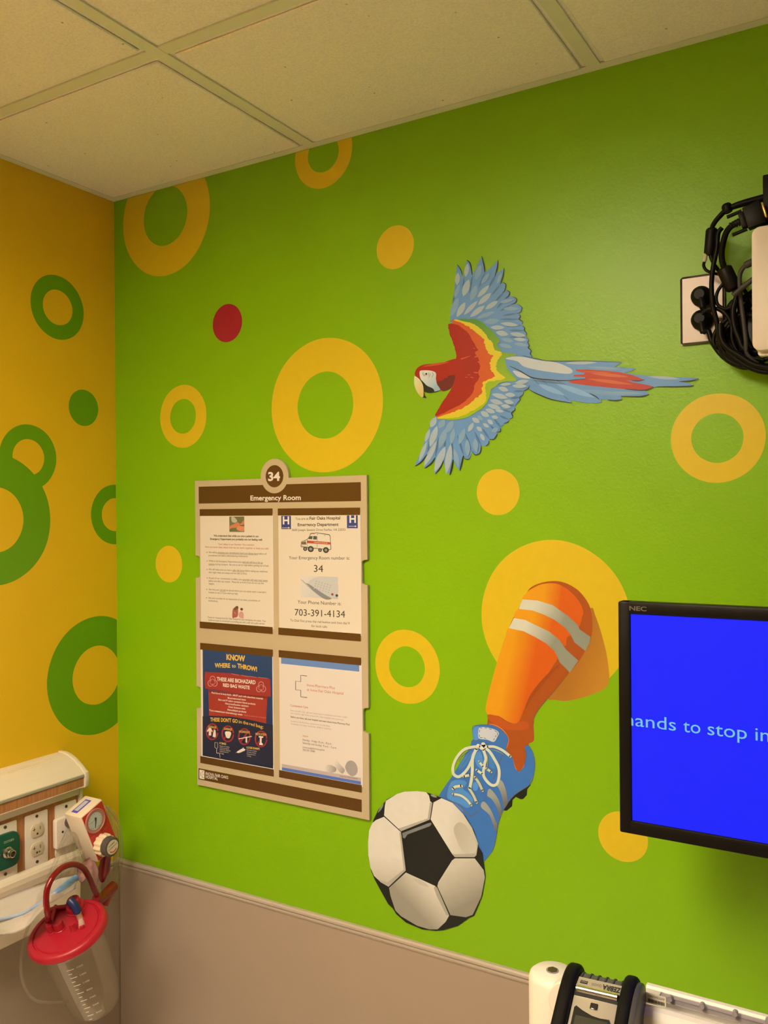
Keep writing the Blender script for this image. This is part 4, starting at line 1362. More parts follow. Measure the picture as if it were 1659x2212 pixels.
for st, a, b_, h, c, bo in (('KNOW', (508, 275), (828, 303), 92, YT, .045), ('WHERE', (308, 408), (572, 410), 72, YT, .04), ('to', (600, 408), (668, 410), 60, alb(226, 196, 110), .01), ('THROW!', (695, 415), (1030, 478), 76, YT, .04),
                            ('THESE ARE BIOHAZARD', (345, 635), (1005, 695), 64, WT, .03), ('RED BAG WASTE', (450, 735), (905, 782), 58, WT, .03),
                            ('Fluid blood & body fluids - MUST pack with absorbent material', (255, 852), (1128, 955), 30, WT, .02), ('Blood-saturated items', (530, 942), (838, 975), 30, WT, .02),
                            ('Bags and IV tubing containing blood products', (372, 970), (1002, 1048), 30, WT, .02), ('Hemovacs/Suction canisters', (488, 1036), (885, 1084), 30, WT, .02),
                            ('Chest drainage units', (540, 1092), (830, 1128), 30, WT, .02), ('Hemodialysis products', (525, 1142), (845, 1182), 30, WT, .02),
                            ('Trace-contaminated chemotherapy waste', (213, 1150), (780, 1228), 30, WT, .02), ('MUST be marked for incineration', (810, 1232), (1183, 1278), 22, alb(220, 130, 100), .0),
                            ('THESE', (232, 1325), (395, 1332), 62, YT, .03), ("DON'T", (415, 1333), (590, 1342), 62, YT, .03), ('GO', (610, 1345), (700, 1356), 60, YT, .03),
                            ('in', (718, 1358), (772, 1366), 56, YT, .01), ('the', (790, 1370), (880, 1388), 58, YT, .01), ('red', (898, 1392), (990, 1414), 54, YT, .01), ('bag:', (1012, 1420), (1138, 1452), 56, YT, .01),
                            ('IV BAGS', (388, 1715), (503, 1730), 34, YT, .03), ('Check your facility', (390, 1755), (560, 1778), 18, WT, 0), ('and/or procedure', (392, 1785), (552, 1808), 18, WT, 0), ('manual for disposal', (392, 1815), (572, 1840), 18, WT, 0),
                            ('requirements of', (392, 1845), (542, 1868), 18, WT, 0), ('IV bags.', (392, 1880), (468, 1892), 18, WT, 0),
                            ('LOOSE SHARPS', (852, 1788), (1075, 1816), 34, YT, .03), ('Must be in sharps', (852, 1822), (1025, 1846), 18, WT, 0), ('container before', (854, 1855), (1015, 1880), 18, WT, 0), ('being placed in', (854, 1888), (1002, 1912), 18, WT, 0), ('red bag.', (856, 1922), (930, 1936), 18, WT, 0)):
    T(S3, st, a, b_, h, c, bo)
PK = alb(214, 138, 112)
for c in ((272, 655), (1100, 750)):
    for k in range(3):
        a = math.pi / 2 + k * 2 * math.pi / 3
        cx, cy = c[0] + 40 * math.cos(a), c[1] - 45 * math.sin(a)
        pts = []
        for j in range(11):
            t = a + math.pi - 2.55 * (1 - 2 * j / 10) + math.pi
            pts.append((cx + 44 * math.cos(t), cy - 52 * math.sin(t)))
        s.stroke(S3(*pts), 1.5, PK)
    s.stroke(S3(*[(c[0] + 45 * math.cos(j * math.pi / 8), c[1] + 48 * math.sin(j * math.pi / 8)) for j in range(17)]), 0.9, PK, taper=False)
s.build('printed_text', sh3)
s = Art(1, PY, M_PRINT, 12)
PRO = alb(158, 46, 44)
for c, st, e in (((265, 1505), 'GARBAGE', 0), ((533, 1540), 'GARBAGE', 1), ((815, 1588), 'HAZARDOUS', 2), ((1100, 1628), 'MEDICATION', 3)):
    pts = [(c[0] + 96 * math.cos(j * math.pi / 10), c[1] + 132 * math.sin(j * math.pi / 10)) for j in range(21)]
    s.stroke(S3(*pts), 3.0, PRO, taper=False)
    s.stroke(S3((c[0] + 68, c[1] - 92), (c[0] - 68, c[1] + 92)), 3.2, PRO, taper=False)
    s.text(st, S3((c[0] - 68 if e < 2 else c[0] - 92, c[1] - 70))[0], S3((c[0] + 72 if e < 2 else c[0] + 92, c[1] - 56))[0], 4.6, YT, 0.02)
    if e == 0:
        s.shape(S3((175, 1490), (210, 1440), (245, 1440), (272, 1500), (262, 1510), (245, 1490), (250, 1570), (205, 1565), (208, 1490), (185, 1510)), WT, smooth=False)
        s.shape(S3((275, 1580), (295, 1480), (320, 1478), (328, 1560), (318, 1600), (285, 1592)), WT)
    if e == 1:
        s.shape(S3((488, 1505), (585, 1512), (570, 1600), (540, 1618), (505, 1595)), WT)
    if e == 2:
        s.stroke(S3((722, 1625), (935, 1585)), 1.8, WT, taper=False)
        s.shape(S3((838, 1590), (862, 1588), (862, 1690), (838, 1688)), WT, smooth=False)
    if e == 3:
        s.shape(S3((1062, 1575), (1138, 1585), (1138, 1605), (1110, 1610), (1110, 1690), (1132, 1710), (1130, 1735), (1068, 1728), (1070, 1700), (1082, 1690), (1082, 1605), (1062, 1600)), WT, smooth=False)
s.stroke(S3((312, 1688), (362, 1690), (362, 1778), (345, 1800), (328, 1778), (312, 1775), (312, 1688)), 0.6, WT, taper=False, smooth=False)
s.stroke(S3((345, 1800), (342, 1850), (352, 1872), (378, 1865), (395, 1895), (402, 1945)), 0.7, WT, taper=False)
s.shape(S3((690, 1845), (770, 1795), (800, 1790), (835, 1810), (800, 1835), (740, 1862), (700, 1865)), WT)
s.stroke(S3((660, 1865), (700, 1855)), 0.7, WT)
s.stroke(S3((795, 1775), (815, 1830)), 1.2, WT, taper=False)
s.build('printed_picture', sh3)

# pharmacy flyer
s = Art(1, PY, M_PRINT, 1)
BB1 = alb(106, 132, 160)
B2 = alb(90, 112, 160)
A, B = s.to2(S4((90, 153))[0]), s.to2(S4((1335, 372))[0])
s.poly2([(A[0], w['lr_t'][3]), (B[0], w['lr_t'][3]), (B[0], B[1] * .5 + s.to2(S4((90, 250))[0])[1] * .5), (A[0], B[1] * .5 + s.to2(S4((90, 250))[0])[1] * .5)], BB1)
zb1 = (s.to2(S4((104, 1850))[0])[1] + s.to2(S4((1350, 2060))[0])[1]) / 2
zb2 = (s.to2(S4((104, 1905))[0])[1] + s.to2(S4((1350, 2118))[0])[1]) / 2
zb3 = w['lr_b'][2] + .0006
s.poly2([(A[0], zb1), (B[0] + .002, zb1), (B[0] + .002, zb2), (A[0], zb2)], alb(192, 166, 140))
s.poly2([(A[0], zb2), (B[0] + .002, zb2), (B[0] + .002, zb3), (A[0], zb3)], B2)
RT = alb(196, 92, 70)
GT = alb(172, 146, 118)
K3 = alb(74, 60, 60)
for st, a, b_, h, c, bo in (('Inova Pharmacy Plus', (502, 606), (948, 655), 42, RT, .0), ('at Inova Fair Oaks Hospital', (502, 680), (1083, 742), 42, RT, .0),
                            ('Convenient Care', (238, 928), (520, 960), 34, RT, .01), ('Save yourself a trip - get your prescription medications and other health', (240, 1002), (1140, 1115), 26, GT, 0),
                            ('care supplies right here at Inova Fair Oaks Hospital retail pharmacy.', (242, 1045), (1095, 1158), 26, GT, 0), ('Before you leave, ask your hospital care team about Inova Pharmacy Plus!', (245, 1106), (1183, 1232), 28, K3, .01),
                            ('Located on the first floor, across from the Gift Shop.', (245, 1172), (873, 1256), 26, GT, 0), ('Accepting most major insurances. Walk-ins welcome.', (245, 1215), (890, 1302), 26, GT, 0),
                            ('Hours:', (437, 1412), (523, 1420), 30, RT, 0), ('Monday - Friday  8 a.m. - 8 p.m.', (435, 1475), (895, 1540), 32, K3, 0), ('Saturday and Sunday  9 a.m. - 5 p.m.', (435, 1522), (975, 1605), 32, K3, 0),
                            ('inova.org/pharmacyplus', (435, 1590), (780, 1638), 30, K3, 0), ('703.391.3080', (435, 1635), (630, 1662), 30, alb(84, 66, 90), 0), ('Inova Fair Oaks Hospital', (1028, 2048), (1305, 2090), 22, K3, 0)):
    T(S4, st, a, b_, h, c, bo, 7.3756)
s.stroke(S4((499, 444), (403, 434), (403, 535), (323, 525), (323, 665), (403, 672), (403, 775), (502, 788)), 1.4, K3, taper=False, smooth=False)
s.build('printed_text', sh4)
s = Art(1, PY, M_PRINT, 8)
s.shape(S4((785, 1950), (800, 1880), (870, 1860), (962, 1905), (960, 1965), (880, 1985)), None, grad=(S4((790, 1900))[0], S4((960, 1930))[0], alb(226, 202, 168), alb(158, 140, 114)))
s.shape(S4((940, 1850), (975, 1790), (1040, 1860), (1105, 1940), (1065, 2000), (985, 1930)), None, grad=(S4((960, 1820))[0], S4((1080, 1960))[0], alb(226, 202, 168), alb(170, 152, 126)))
s.shape(S4((1113, 1880), (1150, 1810), (1210, 1792), (1270, 1825), (1307, 1900), (1305, 1980), (1265, 2030), (1205, 2035), (1150, 1985), (1120, 1930)), alb(168, 150, 126))
s.stroke(S4((1218, 1850), (1190, 2010)), 0.5, alb(120, 104, 84))
s.build('printed_picture', sh4)

# ------------------------------------------------------------------ wall outlet behind the screen equipment
M_STEEL = mat('brushed_steel', (0.20, 0.17, 0.15), 0.40, metal=1.0)
M_BLK = mat('black_plastic', (0.006, 0.005, 0.0045), 0.45, spec=0.18)
M_RUB = mat('black_cable_jacket', (0.005, 0.0045, 0.004), 0.4, spec=0.14)
M_ORANGE = mat('red_outlet_face', (0.20, 0.02, 0.008), 0.4)
M_GOLD = mat('gold_contact', (0.7, 0.45, 0.12), 0.3, metal=1.0)
M_GREYC = mat('grey_cable_jacket', (0.05, 0.047, 0.042), 0.5, spec=0.3)
M_WHITE = mat('white_plastic', (0.72, 0.68, 0.62), 0.42)


def Y(p, y):
    return un(p, 1, y)


ow = empty('wall_outlet', (1.391, 0, 2.0), 'brushed steel double wall outlet with black plugs, right of the parrot', 'outlet')
q = MB()
q.prism([Vector(p) for p in ((1.3565, -0.0015, 2.001), (1.4265, -0.0015, 2.001), (1.4265, -0.0015, 2.1145), (1.3565, -0.0015, 2.1145))], (0, 0.0015, 0), M_STEEL)
q.prism([Vector(p) for p in ((1.3565, -0.0015, 2.001), (1.4265, -0.0015, 2.001), (1.4265, -0.0015, 2.1145), (1.3565, -0.0015, 2.1145))][::-1], (0, -0.0045, 0), M_STEEL, 0.0035, seg=1)
q.build('cover_plate', ow)
cs = [Vector((1.3915, 0, 2.0577 + d)) for d in (0.0195, -0.0195)]
for c in cs:
    q = MB()
    pts = []
    for k in range(24):
        a = 2 * math.pi * k / 24
        pts.append(Vector((c.x + 0.0172 * math.cos(a), -0.0061, c.z + max(-0.0132, min(0.0132, 0.0172 * math.sin(a))))))
    q.prism(pts, (0, -0.0015, 0), M_ORANGE)
    q.build('socket', ow)
q = MB()
q.cyl((1.3915, -0.0058, 2.0577), (1.3915, -0.0072, 2.0577), 0.003, M_STEEL, 12)
q.build('screw', ow)


def plug(c, label, cordpts, r, flat):
    root = empty('power_plug', (c.x, -0.008, c.z), label, 'plug')
    q = MB()
    q.tube([(c.x, -0.0078, c.z), (c.x, -0.018, c.z), (c.x, -0.026, c.z), (c.x, -0.031, c.z)], [0.0165, 0.0160, 0.0135, 0.008], M_BLK, 20, spline=False)
    q.tube([(c.x, -0.020, c.z), (c.x + 0.003, -0.026, c.z - 0.010), (c.x + 0.006, -0.030, c.z - 0.024)], [0.009, 0.0065, 0.005], M_BLK, 12)
    q.build('plug_body', root)
    q = MB()
    q.tube(cordpts, r, M_RUB, 10)
    q.build('cord', root)
    return root


e = lambda c: (c.x + 0.006, -0.030, c.z - 0.024)
plug(cs[0], 'black round power plug in the upper socket of the steel outlet', [e(cs[0]), Y((1531, 672), -.034), Y((1552, 668), -.036), Y((1575, 690), -.038), Y((1590, 735), -.04), Y((1600, 775), -.04), Y((1660, 800), -.04)], 0.0033, 0)
plug(cs[1], 'black power plug in the lower socket of the steel outlet', [e(cs[1]), Y((1530, 715), -.032), Y((1538, 738), -.034), Y((1560, 768), -.036), Y((1590, 788), -.04), Y((1620, 794), -.04), Y((1662, 790), -.04)], 0.0042, 0)

# cables beside the small computer
GRP = None


def cable(name, label, parts, cat='cable'):
    root = None
    for nm, fn in parts:
        if root is None:
            q = MB()
            fn(q)
            root = q.build(name)
            tag(root, label, cat)
        else:
            q = MB()
            fn(q)
            q.build(nm, root)
    return root


def tb(pts, r, m=M_RUB, n=10):
    return lambda q: q.tube([Y(p[:2], p[2]) for p in pts], r, m, n)


def core(a, b_, r, m=M_BLK):
    def f(q):
        A, B = Y(a[:2], a[2]), Y(b_[:2], b_[2])
        d = (B - A).normalized()
        q.tube([A, A + d * 0.002, A + d * 0.004, B - d * 0.004, B - d * 0.002, B], [r * .7, r * .93, r, r, r * .93, r * .7], m, 20, spline=False)
    return f


def vga(q):
    A, B = Y((1649, 458), -.075), Y((1606, 476), -.075)
    d = (B - A).normalized()
    n = Vector((0, 1, 0))
    u = d.cross(n)
    def bx(s0, s1, hw, th, m):
        q.prism([A + d * s0 + u * hw + n * -th, A + d * s0 - u * hw + n * -th, A + d * s1 - u * hw * .93 + n * -th, A + d * s1 + u * hw * .93 + n * -th], n * (2 * th), m, 0.0015)
    bx(0.0, 0.026, 0.0185, 0.0075, M_BLK)
    bx(0.026, 0.034, 0.013, 0.006, M_BLK)
    bx(-0.004, 0.0, 0.012, 0.005, M_GOLD)
    for sg in (1, -1):
        q.cyl(A + d * 0.028 + u * sg * 0.015, A + d * 0.050 + u * sg * 0.015, 0.0028, M_BLK, 12)
    for k in range(4):
        q.cyl(A + d * (0.035 + k * 0.004), A + d * (0.0375 + k * 0.004), 0.0062 - k * 0.0004, M_BLK, 14)


cable('video_cable', 'thick black video cable with screw plug looping beside the white computer', [
    ('', tb([(1612, 475, -.075), (1592, 481, -.075), (1572, 497, -.07), (1562, 525, -.065), (1559, 555, -.06), (1566, 582, -.055), (1585, 622, -.05), (1598, 660, -.045), (1600, 700, -.04), (1612, 750, -.035), (1640, 785, -.035), (1680, 800, -.035)], 0.0046, M_RUB, 14)),
    ('connector', vga), ('ferrite_core', core((1563, 578, -.055), (1586, 626, -.05), 0.0118))])
cable('power_cable', 'black cable with tie and ferrite block curving down left of the outlet plugs', [
    ('', tb([(1662, 424, -.05), (1640, 430, -.05), (1610, 438, -.05), (1590, 444, -.05), (1571, 452, -.05), (1555, 467, -.05), (1543, 482, -.048), (1538, 497, -.046), (1535, 545, -.044), (1540, 565, -.044), (1551, 583, -.044), (1563, 590, -.044), (1590, 606, -.044), (1610, 630, -.042), (1630, 660, -.04)], [0.0058, .0058, .0056, .005, .0042, .0040, .0038, .0036, .0034, .0032, .0030, .003, .003, .003, .003])),
    ('ferrite_core', core((1538, 493, -.046), (1533, 551, -.044), 0.0092)), ('cable_tie', core((1568, 441, -.05), (1574, 459, -.05), 0.0078))])
cable('network_cable', 'thin black cable passing left of the ferrite block and down over the outlet plate', [
    ('', tb([(1560, 492, -.058), (1551, 505, -.058), (1549, 535, -.058), (1541, 575, -.058), (1537, 615, -.056), (1540, 660, -.054), (1548, 695, -.052), (1553, 730, -.05), (1560, 755, -.048), (1585, 780, -.046), (1620, 786, -.046), (1665, 772, -.046)], 0.0038))])
cable('audio_cable', 'very thin black cable with a pale sleeve above the outlet plate', [
    ('', tb([(1525, 545, -.046), (1522, 563, -.046), (1520, 574, -.045), (1526, 584, -.045), (1540, 590, -.044), (1556, 593, -.044)], 0.0024)),
    ('sleeve', core((1525, 546, -.046), (1521, 566, -.046), 0.0034, mat('pale_sleeve', (0.55, 0.5, 0.42), 0.5)))])
cable('grey_cable', 'dark grey cable bending out from behind the white computer', [
    ('', tb([(1632, 566, -.06), (1618, 570, -.06), (1606, 578, -.06), (1598, 594, -.06), (1598, 620, -.06), (1602, 660, -.06), (1607, 700, -.06), (1611, 735, -.06), (1614, 765, -.055), (1640, 790, -.05)], 0.0034, M_GREYC)),
    ('connector', core((1634, 562, -.06), (1608, 574, -.06), 0.0058, M_GREYC))])
cable('cable_strap', 'short grey strap poking diagonally out of the black cable bundle', [
    ('', tb([(1628, 602, -.072), (1610, 616, -.072), (1596, 628, -.072), (1583, 639, -.072)], 0.0042, M_GREYC))], 'strap')
loops = [
    ('black cable loop nearest the outlet plate edge', [(1562, 613, -.05), (1551, 628, -.05), (1547, 645, -.05), (1552, 660, -.05), (1570, 667, -.05), (1590, 655, -.05), (1625, 628, -.05), (1650, 600, -.05)], .0028),
    ('black cable coil forming the lowest arc of the bundle', [(1660, 690, -.045), (1600, 680, -.045), (1568, 705, -.045), (1556, 745, -.045), (1570, 775, -.045), (1596, 789, -.045), (1625, 788, -.045)], .0042),
    ('black glossy cable sweeping under the white computer', [(1556, 700, -.06), (1558, 730, -.06), (1572, 752, -.06), (1600, 770, -.06), (1630, 788, -.06), (1680, 798, -.06)], .0048),
    ('thick black cable arching through the middle of the bundle', [(1650, 640, -.035), (1590, 650, -.035), (1570, 690, -.035), (1572, 730, -.035), (1590, 755, -.035), (1650, 762, -.035)], .0062),
    ('black cable standing upright in the cable bundle', [(1592, 640, -.055), (1584, 670, -.055), (1587, 705, -.055), (1598, 735, -.055), (1604, 750, -.055), (1615, 760, -.055)], .0046),
    ('black cable crossing the bundle close to the white computer', [(1655, 630, -.03), (1615, 660, -.03), (1605, 710, -.03), (1620, 750, -.03), (1660, 760, -.03)], .0066),
    ('black power cord looping across both plugs', [(1516, 678, -.045), (1530, 668, -.047), (1550, 667, -.048), (1566, 676, -.05), (1580, 700, -.05), (1582, 735, -.05), (1600, 765, -.05), (1650, 778, -.05)], .0030),
    ('black cord curling out below the outlet plate', [(1570, 690, -.04), (1548, 712, -.04), (1541, 735, -.04), (1545, 748, -.042), (1553, 742, -.045), (1560, 722, -.045), (1580, 700, -.045)], .0032),
    ('black cable hanging lowest at the right picture edge', [(1570, 760, -.055), (1600, 782, -.055), (1625, 796, -.055), (1650, 803, -.055), (1690, 806, -.055)], .0042),
]
for lb, p, r in loops:
    cable('cable_loop', lb, [('', tb(p, r))])
# black box added behind the cables to fill the bundle's dark mass
root = empty('dark_filler_box', Y((1612, 760), -.02), 'added black box filling the dark mass of the cable bundle left of the white computer', 'filler box')
q = MB()
A, B = Y((1584, 672), -.028), Y((1622, 758), -.028)
q.box((A.x, -0.028, B.z), (A.x + 0.055, -0.0005, A.z), M_BLK, 0.005)
q.build('housing', root)
q = MB()
q.box((A.x + .008, -0.0284, B.z + .01), (A.x + 0.047, -0.028, A.z - .01), mat('filler_panel_grey', (0.05, 0.05, 0.05), 0.5))
q.build('filler_panel', root)

# small computer and dark box at the right edge
root = empty('thin_client', (1.56, -0.10, 1.953), 'flat cream white mini computer with rounded corners hiding the cables', 'computer')
q = MB()
xa = Y((1624, 620), -.13).x
z1, z0 = Y((1640, 489), -.13).z, Y((1640, 757), -.13).z
M_TC = mat('cream_computer_case', (0.66, 0.60, 0.55), 0.45)
def rrect(x0, x1, z0, z1, r, y, n=6):
    pts = []
    for cx, cz, a0 in ((x1 - r, z1 - r, 0), (x0 + r, z1 - r, 90), (x0 + r, z0 + r, 180), (x1 - r, z0 + r, 270)):
        for k in range(n + 1):
            a = math.radians(a0 + 90 * k / n)
            pts.append(Vector((cx + r * math.cos(a), y, cz + r * math.sin(a))))
    return pts
q.prism(rrect(xa, xa + 0.18, z0, z1, 0.012, -.13), (0, .028, 0), M_TC, 0.0015)
q.build('housing', root)
q = MB()
q.prism(rrect(xa + .006, xa + 0.17, z0 - .006, z0 + .03, 0.004, -.118), (0, .014, 0), M_TC)
q.build('foot', root)
q = MB()
q.box((xa + .07, -.102, z0 + .06), (xa + .12, 0, z1 - .06), M_BLK)
q.build('wall_bracket', root)
root = empty('adapter_box', (1.56, -0.05, 2.1), 'black box with a gold screw port above the white computer, right edge', 'box')
q = MB()
xb = Y((1648, 470), -.07).x
zb1_, zb0_ = Y((1650, 377), -.07).z, Y((1652, 560), -.07).z
q.box((xb, -.07, zb0_), (xb + .12, -.0005, zb1_), M_BLK, 0.002)
q.build('housing', root)
q = MB()
q.box((xb - .0012, -.062, Y((1649, 478), -.07).z), (xb, -.045, Y((1649, 452), -.07).z), M_GOLD)
q.build('port', root)

# ------------------------------------------------------------------ screen
def emat(name, col, s):
    return mat(name, (0.002, 0.002, 0.004), 0.5, spec=0.15, emit=col, estr=s)


scr = empty('monitor', (1.572, -0.25, 1.26), 'black framed flat monitor showing blue screen with scrolling text', 'monitor')
MX0, MX1, MZ0, MZ1, MY = 1.3183, 1.828, 1.2605, 1.5955, -0.25
M_BEZ = mat('monitor_bezel', (0.006, 0.005, 0.0045), 0.45, spec=0.16, bump=0.1, bscale=900)
q = MB()
q.prism(rrect(MX0 + .004, MX1 - .004, MZ0 + .004, MZ1 - .004, .006, MY + .022), (0, .022, 0), M_BEZ)
q.box((1.44, MY + .044, 1.34), (1.71, MY + .066, 1.52), M_BEZ, .006)
q.build('housing', scr)
q = MB()
ix0, ix1, iz0, iz1 = 1.3362, 1.810, 1.2802, 1.5775
outer = rrect(MX0, MX1, MZ0, MZ1, .005, MY, 4)
t = 0.022
for pts in ([(MX0, MZ0), (ix0, iz0), (ix0, iz1), (MX0, MZ1)],):
    pass
def frame_piece(a, b_, c, d):
    q.prism([Vector((p[0], MY, p[1])) for p in (a, b_, c, d)], (0, t, 0), M_BEZ)
q.box((MX0, MY, MZ0), (ix0, MY + t, MZ1), M_BEZ, .0028)
q.box((ix1, MY, MZ0), (MX1, MY + t, MZ1), M_BEZ, .0028)
q.box((MX0 + .004, MY + .0002, iz1), (MX1 - .004, MY + t, MZ1), M_BEZ, .0026)
q.box((MX0 + .004, MY + .0002, MZ0), (MX1 - .004, MY + t, iz0), M_BEZ, .0026)
q.build('bezel', scr)
q = MB()
q.box((ix0 - .002, MY + .003, iz0 - .002), (ix1 + .002, MY + .006, iz1 + .002), emat('blue_screen', (0.0095, 0.017, 1.0), 0.98))
q.build('screen', scr)
M_STX = emat('screen_text_light', (0.21, 0.58, 0.72), 0.95)


def text_on(q, st, o, ex, ey, wd_, h, m, bold=0.0, lift=Vector((0, 0, 0)), xmin=None):
    vs, fs = glyphs(st, bold)
    x0, x1 = min(v[0] for v in vs), max(v[0] for v in vs)
    sx, sy = wd_ / (x1 - x0), h / 0.70
    P = [Vector(o) + Vector(ex) * ((v[0] - x0) * sx) + Vector(ey) * (v[1] * sy) + lift for v in vs]
    if xmin is not None:
        for p in P:
            p.x = max(p.x, xmin)
    q.tri(P, fs, m)


SM = lambda p: (1300 + p[0] / 3.568, 1260 + p[1] / 3.568)
q = MB()
base = (un(SM((300, 1103)), 1, MY + .003).z + un(SM((650, 1146)), 1, MY + .003).z + un(SM((950, 1185)), 1, MY + .003).z) / 3
for st, xa_, xb_ in (('hands', 178, 572), ('to', 628, 760), ('stop', 815, 1118), ('in', 1183, 1292)):
    A = un(SM((xa_, 1100)), 1, MY + .003).x
    B = un(SM((xb_, 1100)), 1, MY + .003).x
    hh_ = un(SM((480, 1015)), 1, MY + .003).z - un(SM((480, 1121)), 1, MY + .003).z
    text_on(q, st, (A, MY + .0027, base), (1, 0, 0), (0, 0, 1), B - A, hh_ * .93, M_STX, 0.0, xmin=ix0 - .0005)
q.build('screen_text', scr)
q = MB()
A, B = un(SM((212, 212)), 1, MY), un(SM((345, 216)), 1, MY)
text_on(q, 'NEC', (A.x, MY - .0003, (A.z + B.z) / 2 + .0005), (1, 0, 0), (0, 0, 1), B.x - A.x, .0062, mat('grey_logo', (0.12, 0.11, 0.10), 0.4), 0.03)
q.build('logo', scr)
q = MB()
q.box((1.54, MY + .066, 1.40), (1.61, -.02, 1.46), M_BEZ, .004)
q.box((1.50, -.02, 1.33), (1.65, 0, 1.53), M_BEZ, .004)
q.build('wall_arm', scr)

# ------------------------------------------------------------------ white support arm and label printer
AW = mat('white_arm_enamel', (0.80, 0.76, 0.70), 0.35)
AG = mat('grey_channel_liner', (0.33, 0.30, 0.31), 0.4)
arm = empty('support_arm', (1.267, -0.385, 0.95), 'white enamel support arm with cable channel under the screen', 'support arm')
q = MB()
cx, cy, ct = 1.267, -0.388, 1.1085
q.tube([(cx, cy, 0.90), (cx, cy, ct - .010), (cx, cy, ct - .004), (cx, cy, ct)], [.0325, .0325, .031, .026], AW, 40, spline=False)
q.build('pivot_post', arm)
q = MB()
q.cyl((cx - .001, cy, ct - .001), (cx - .001, cy, ct + .0008), .0085, AG, 20)
q.cyl((cx - .001, cy, ct), (cx - .001, cy, ct + .0022), .0068, M_STEEL, 6)
q.build('cap_screw', arm)
q = MB()
q.box((cx + .004, cy - .028, .93), (1.385, cy + .030, ct - .006), AW, .008)
q.build('knuckle', arm)
q = MB()
dcp = un((1229, 2170), 1, -.43)
q.cyl((dcp.x, -.412, dcp.z), (dcp.x, -.430, dcp.z), .0285, AW, 40, bevel=.002)
q.build('hinge_cap', arm)
zr = un((1400, 2127), 1, -.36).z
zf = un((1400, 2169), 1, -.402).z
q = MB()
X0, X1 = 1.384, 1.98
prof = [(-.352, zr - .004), (-.3545, zr), (-.361, zr), (-.363, zr - .003), (-.363, zr - .020), (-.400, zr - .022), (-.400, zf - .001), (-.403, zf), (-.412, zf - .001), (-.420, zf - .006), (-.425, zf - .016), (-.425, zf - .09), (-.352, zf - .09)]
q.prism([Vector((X0, y, z)) for y, z in prof], (X1 - X0, 0, 0), AW)
q.build('beam', arm)
q = MB()
q.box((X0 + .02, -.3645, zr - .0105), (X1 - .02, -.371, zr - .0035), AG, .001)
q.build('channel_rail', arm)
for pxx in (1449, 1518, 1589, 1660):
    q = MB()
    P0 = un((pxx, 2130 + (pxx - 1400) * .228 + 12), 1, -.371)
    q.cyl((P0.x, -.371, P0.z), (P0.x, -.378, P0.z), .0032, AG, 12)
    q.build('stud', arm)
q = MB()
q.box((1.512, -.398, zr - .0215), (1.62, -.366, zr - .008), mat('purple_black_pad', (0.03, 0.025, 0.035), 0.5), .001)
q.build('pad', arm)
q = MB()
q.box((1.84, -.356, zf - .085), (1.93, -.0005, zf - .02), AW, .006)
q.build('wall_bracket', arm)
# barcode sticker inside the channel
q = MB()
M_STK = mat('sticker_paper', (0.70, 0.66, 0.56), 0.5)
A = un((1397, 2148), 1, -.399)
yk = -.3995
ST = mat('sticker_ink', (0.05, 0.045, 0.03), 0.5)
x_a, x_b = A.x - .004, un((1438, 2160), 1, yk).x
q.prism(rrect(x_a, x_b, zf - .0005, zf + .0125, .001, yk + .001, 3), (0, .0006, 0), M_STK)
q.build('sticker', arm)
q = MB()
for k in range(16):
    xx = x_b - .002 - k * .0013
    q.box((xx - .0003 - (k % 3) * .00015, yk + .0004, zf + .0015), (xx + .0003, yk + .0008, zf + .0055), ST)
text_on(q, 'AMT0450005', (x_b - .0015, yk + .0006, zf + .0108), (-1, 0, 0), (0, 0, -1), .021, .0028, ST)
q.build('sticker_print', arm)

al5, ph = math.radians(5), math.radians(60)
dd = Vector((math.cos(al5), math.sin(al5), 0))
hv = Vector((math.sin(al5), -math.cos(al5), 0))
wdn = hv * math.sin(ph) - Vector((0, 0, 1)) * math.cos(ph)
nn = hv * math.cos(ph) + Vector((0, 0, 1)) * math.sin(ph)
PO = un((1240, 2150), 1, -.47)
PM = Matrix(((dd.x, -wdn.x, nn.x, PO.x), (dd.y, -wdn.y, nn.y, PO.y), (dd.z, -wdn.z, nn.z, PO.z), (0, 0, 0, 1)))
prn = empty('label_printer', PM @ Vector((.026, -.14, -.04)), 'black rubber cased portable label printer hanging on the white arm', 'printer')
M_BUMP = mat('black_rubber_bumper', (0.005, 0.005, 0.0045), 0.55, spec=0.15)
M_SIL = mat('silver_printer_plastic', (0.50, 0.46, 0.38), 0.35, metal=0.3)
M_DG = mat('dark_grey_printer_plastic', (0.06, 0.06, 0.055), 0.5)
M_RIB = mat('grey_ribbed_grip', (0.095, 0.10, 0.075), 0.6)
sec = [(-.145, 0), (0, 0), (.014, -.0015), (.030, -.008), (.040, -.016), (.046, -.028), (.046, -.046), (.030, -.058), (-.145, -.058)]
q = MB(PM)
q.prism([Vector((-.004, y, z)) for y, z in sec], (.062, 0, 0), M_DG)
q.build('body', prn)
for x0, x1 in ((-.0185, -.0008), (.0535, .0700)):
    so = [(-.145, .010), (-.02, .010), (.004, .009), (.024, .0055), (.041, -.003), (.052, -.015), (.057, -.031), (.055, -.046), (.042, -.058), (.02, -.064), (-.145, -.064)]
    sc = crom2(so[:10], 4, False) + [so[10]]
    q = MB(PM)
    q.prism([Vector((x0, y, z)) for y, z in sc], (x1 - x0, 0, 0), M_BUMP, .0055, seg=3)
    q.build('bumper', prn)
q = MB(PM)
sc = [(y * .93 - .003, z * .9 - .002) for y, z in sc]
q.prism([Vector((.0675, y, z)) for y, z in sc], (.0085, 0, 0), mat('side_cover_grey', (0.05, 0.05, 0.05), 0.45), .002)
q.build('side_cover', prn)
q = MB(PM)
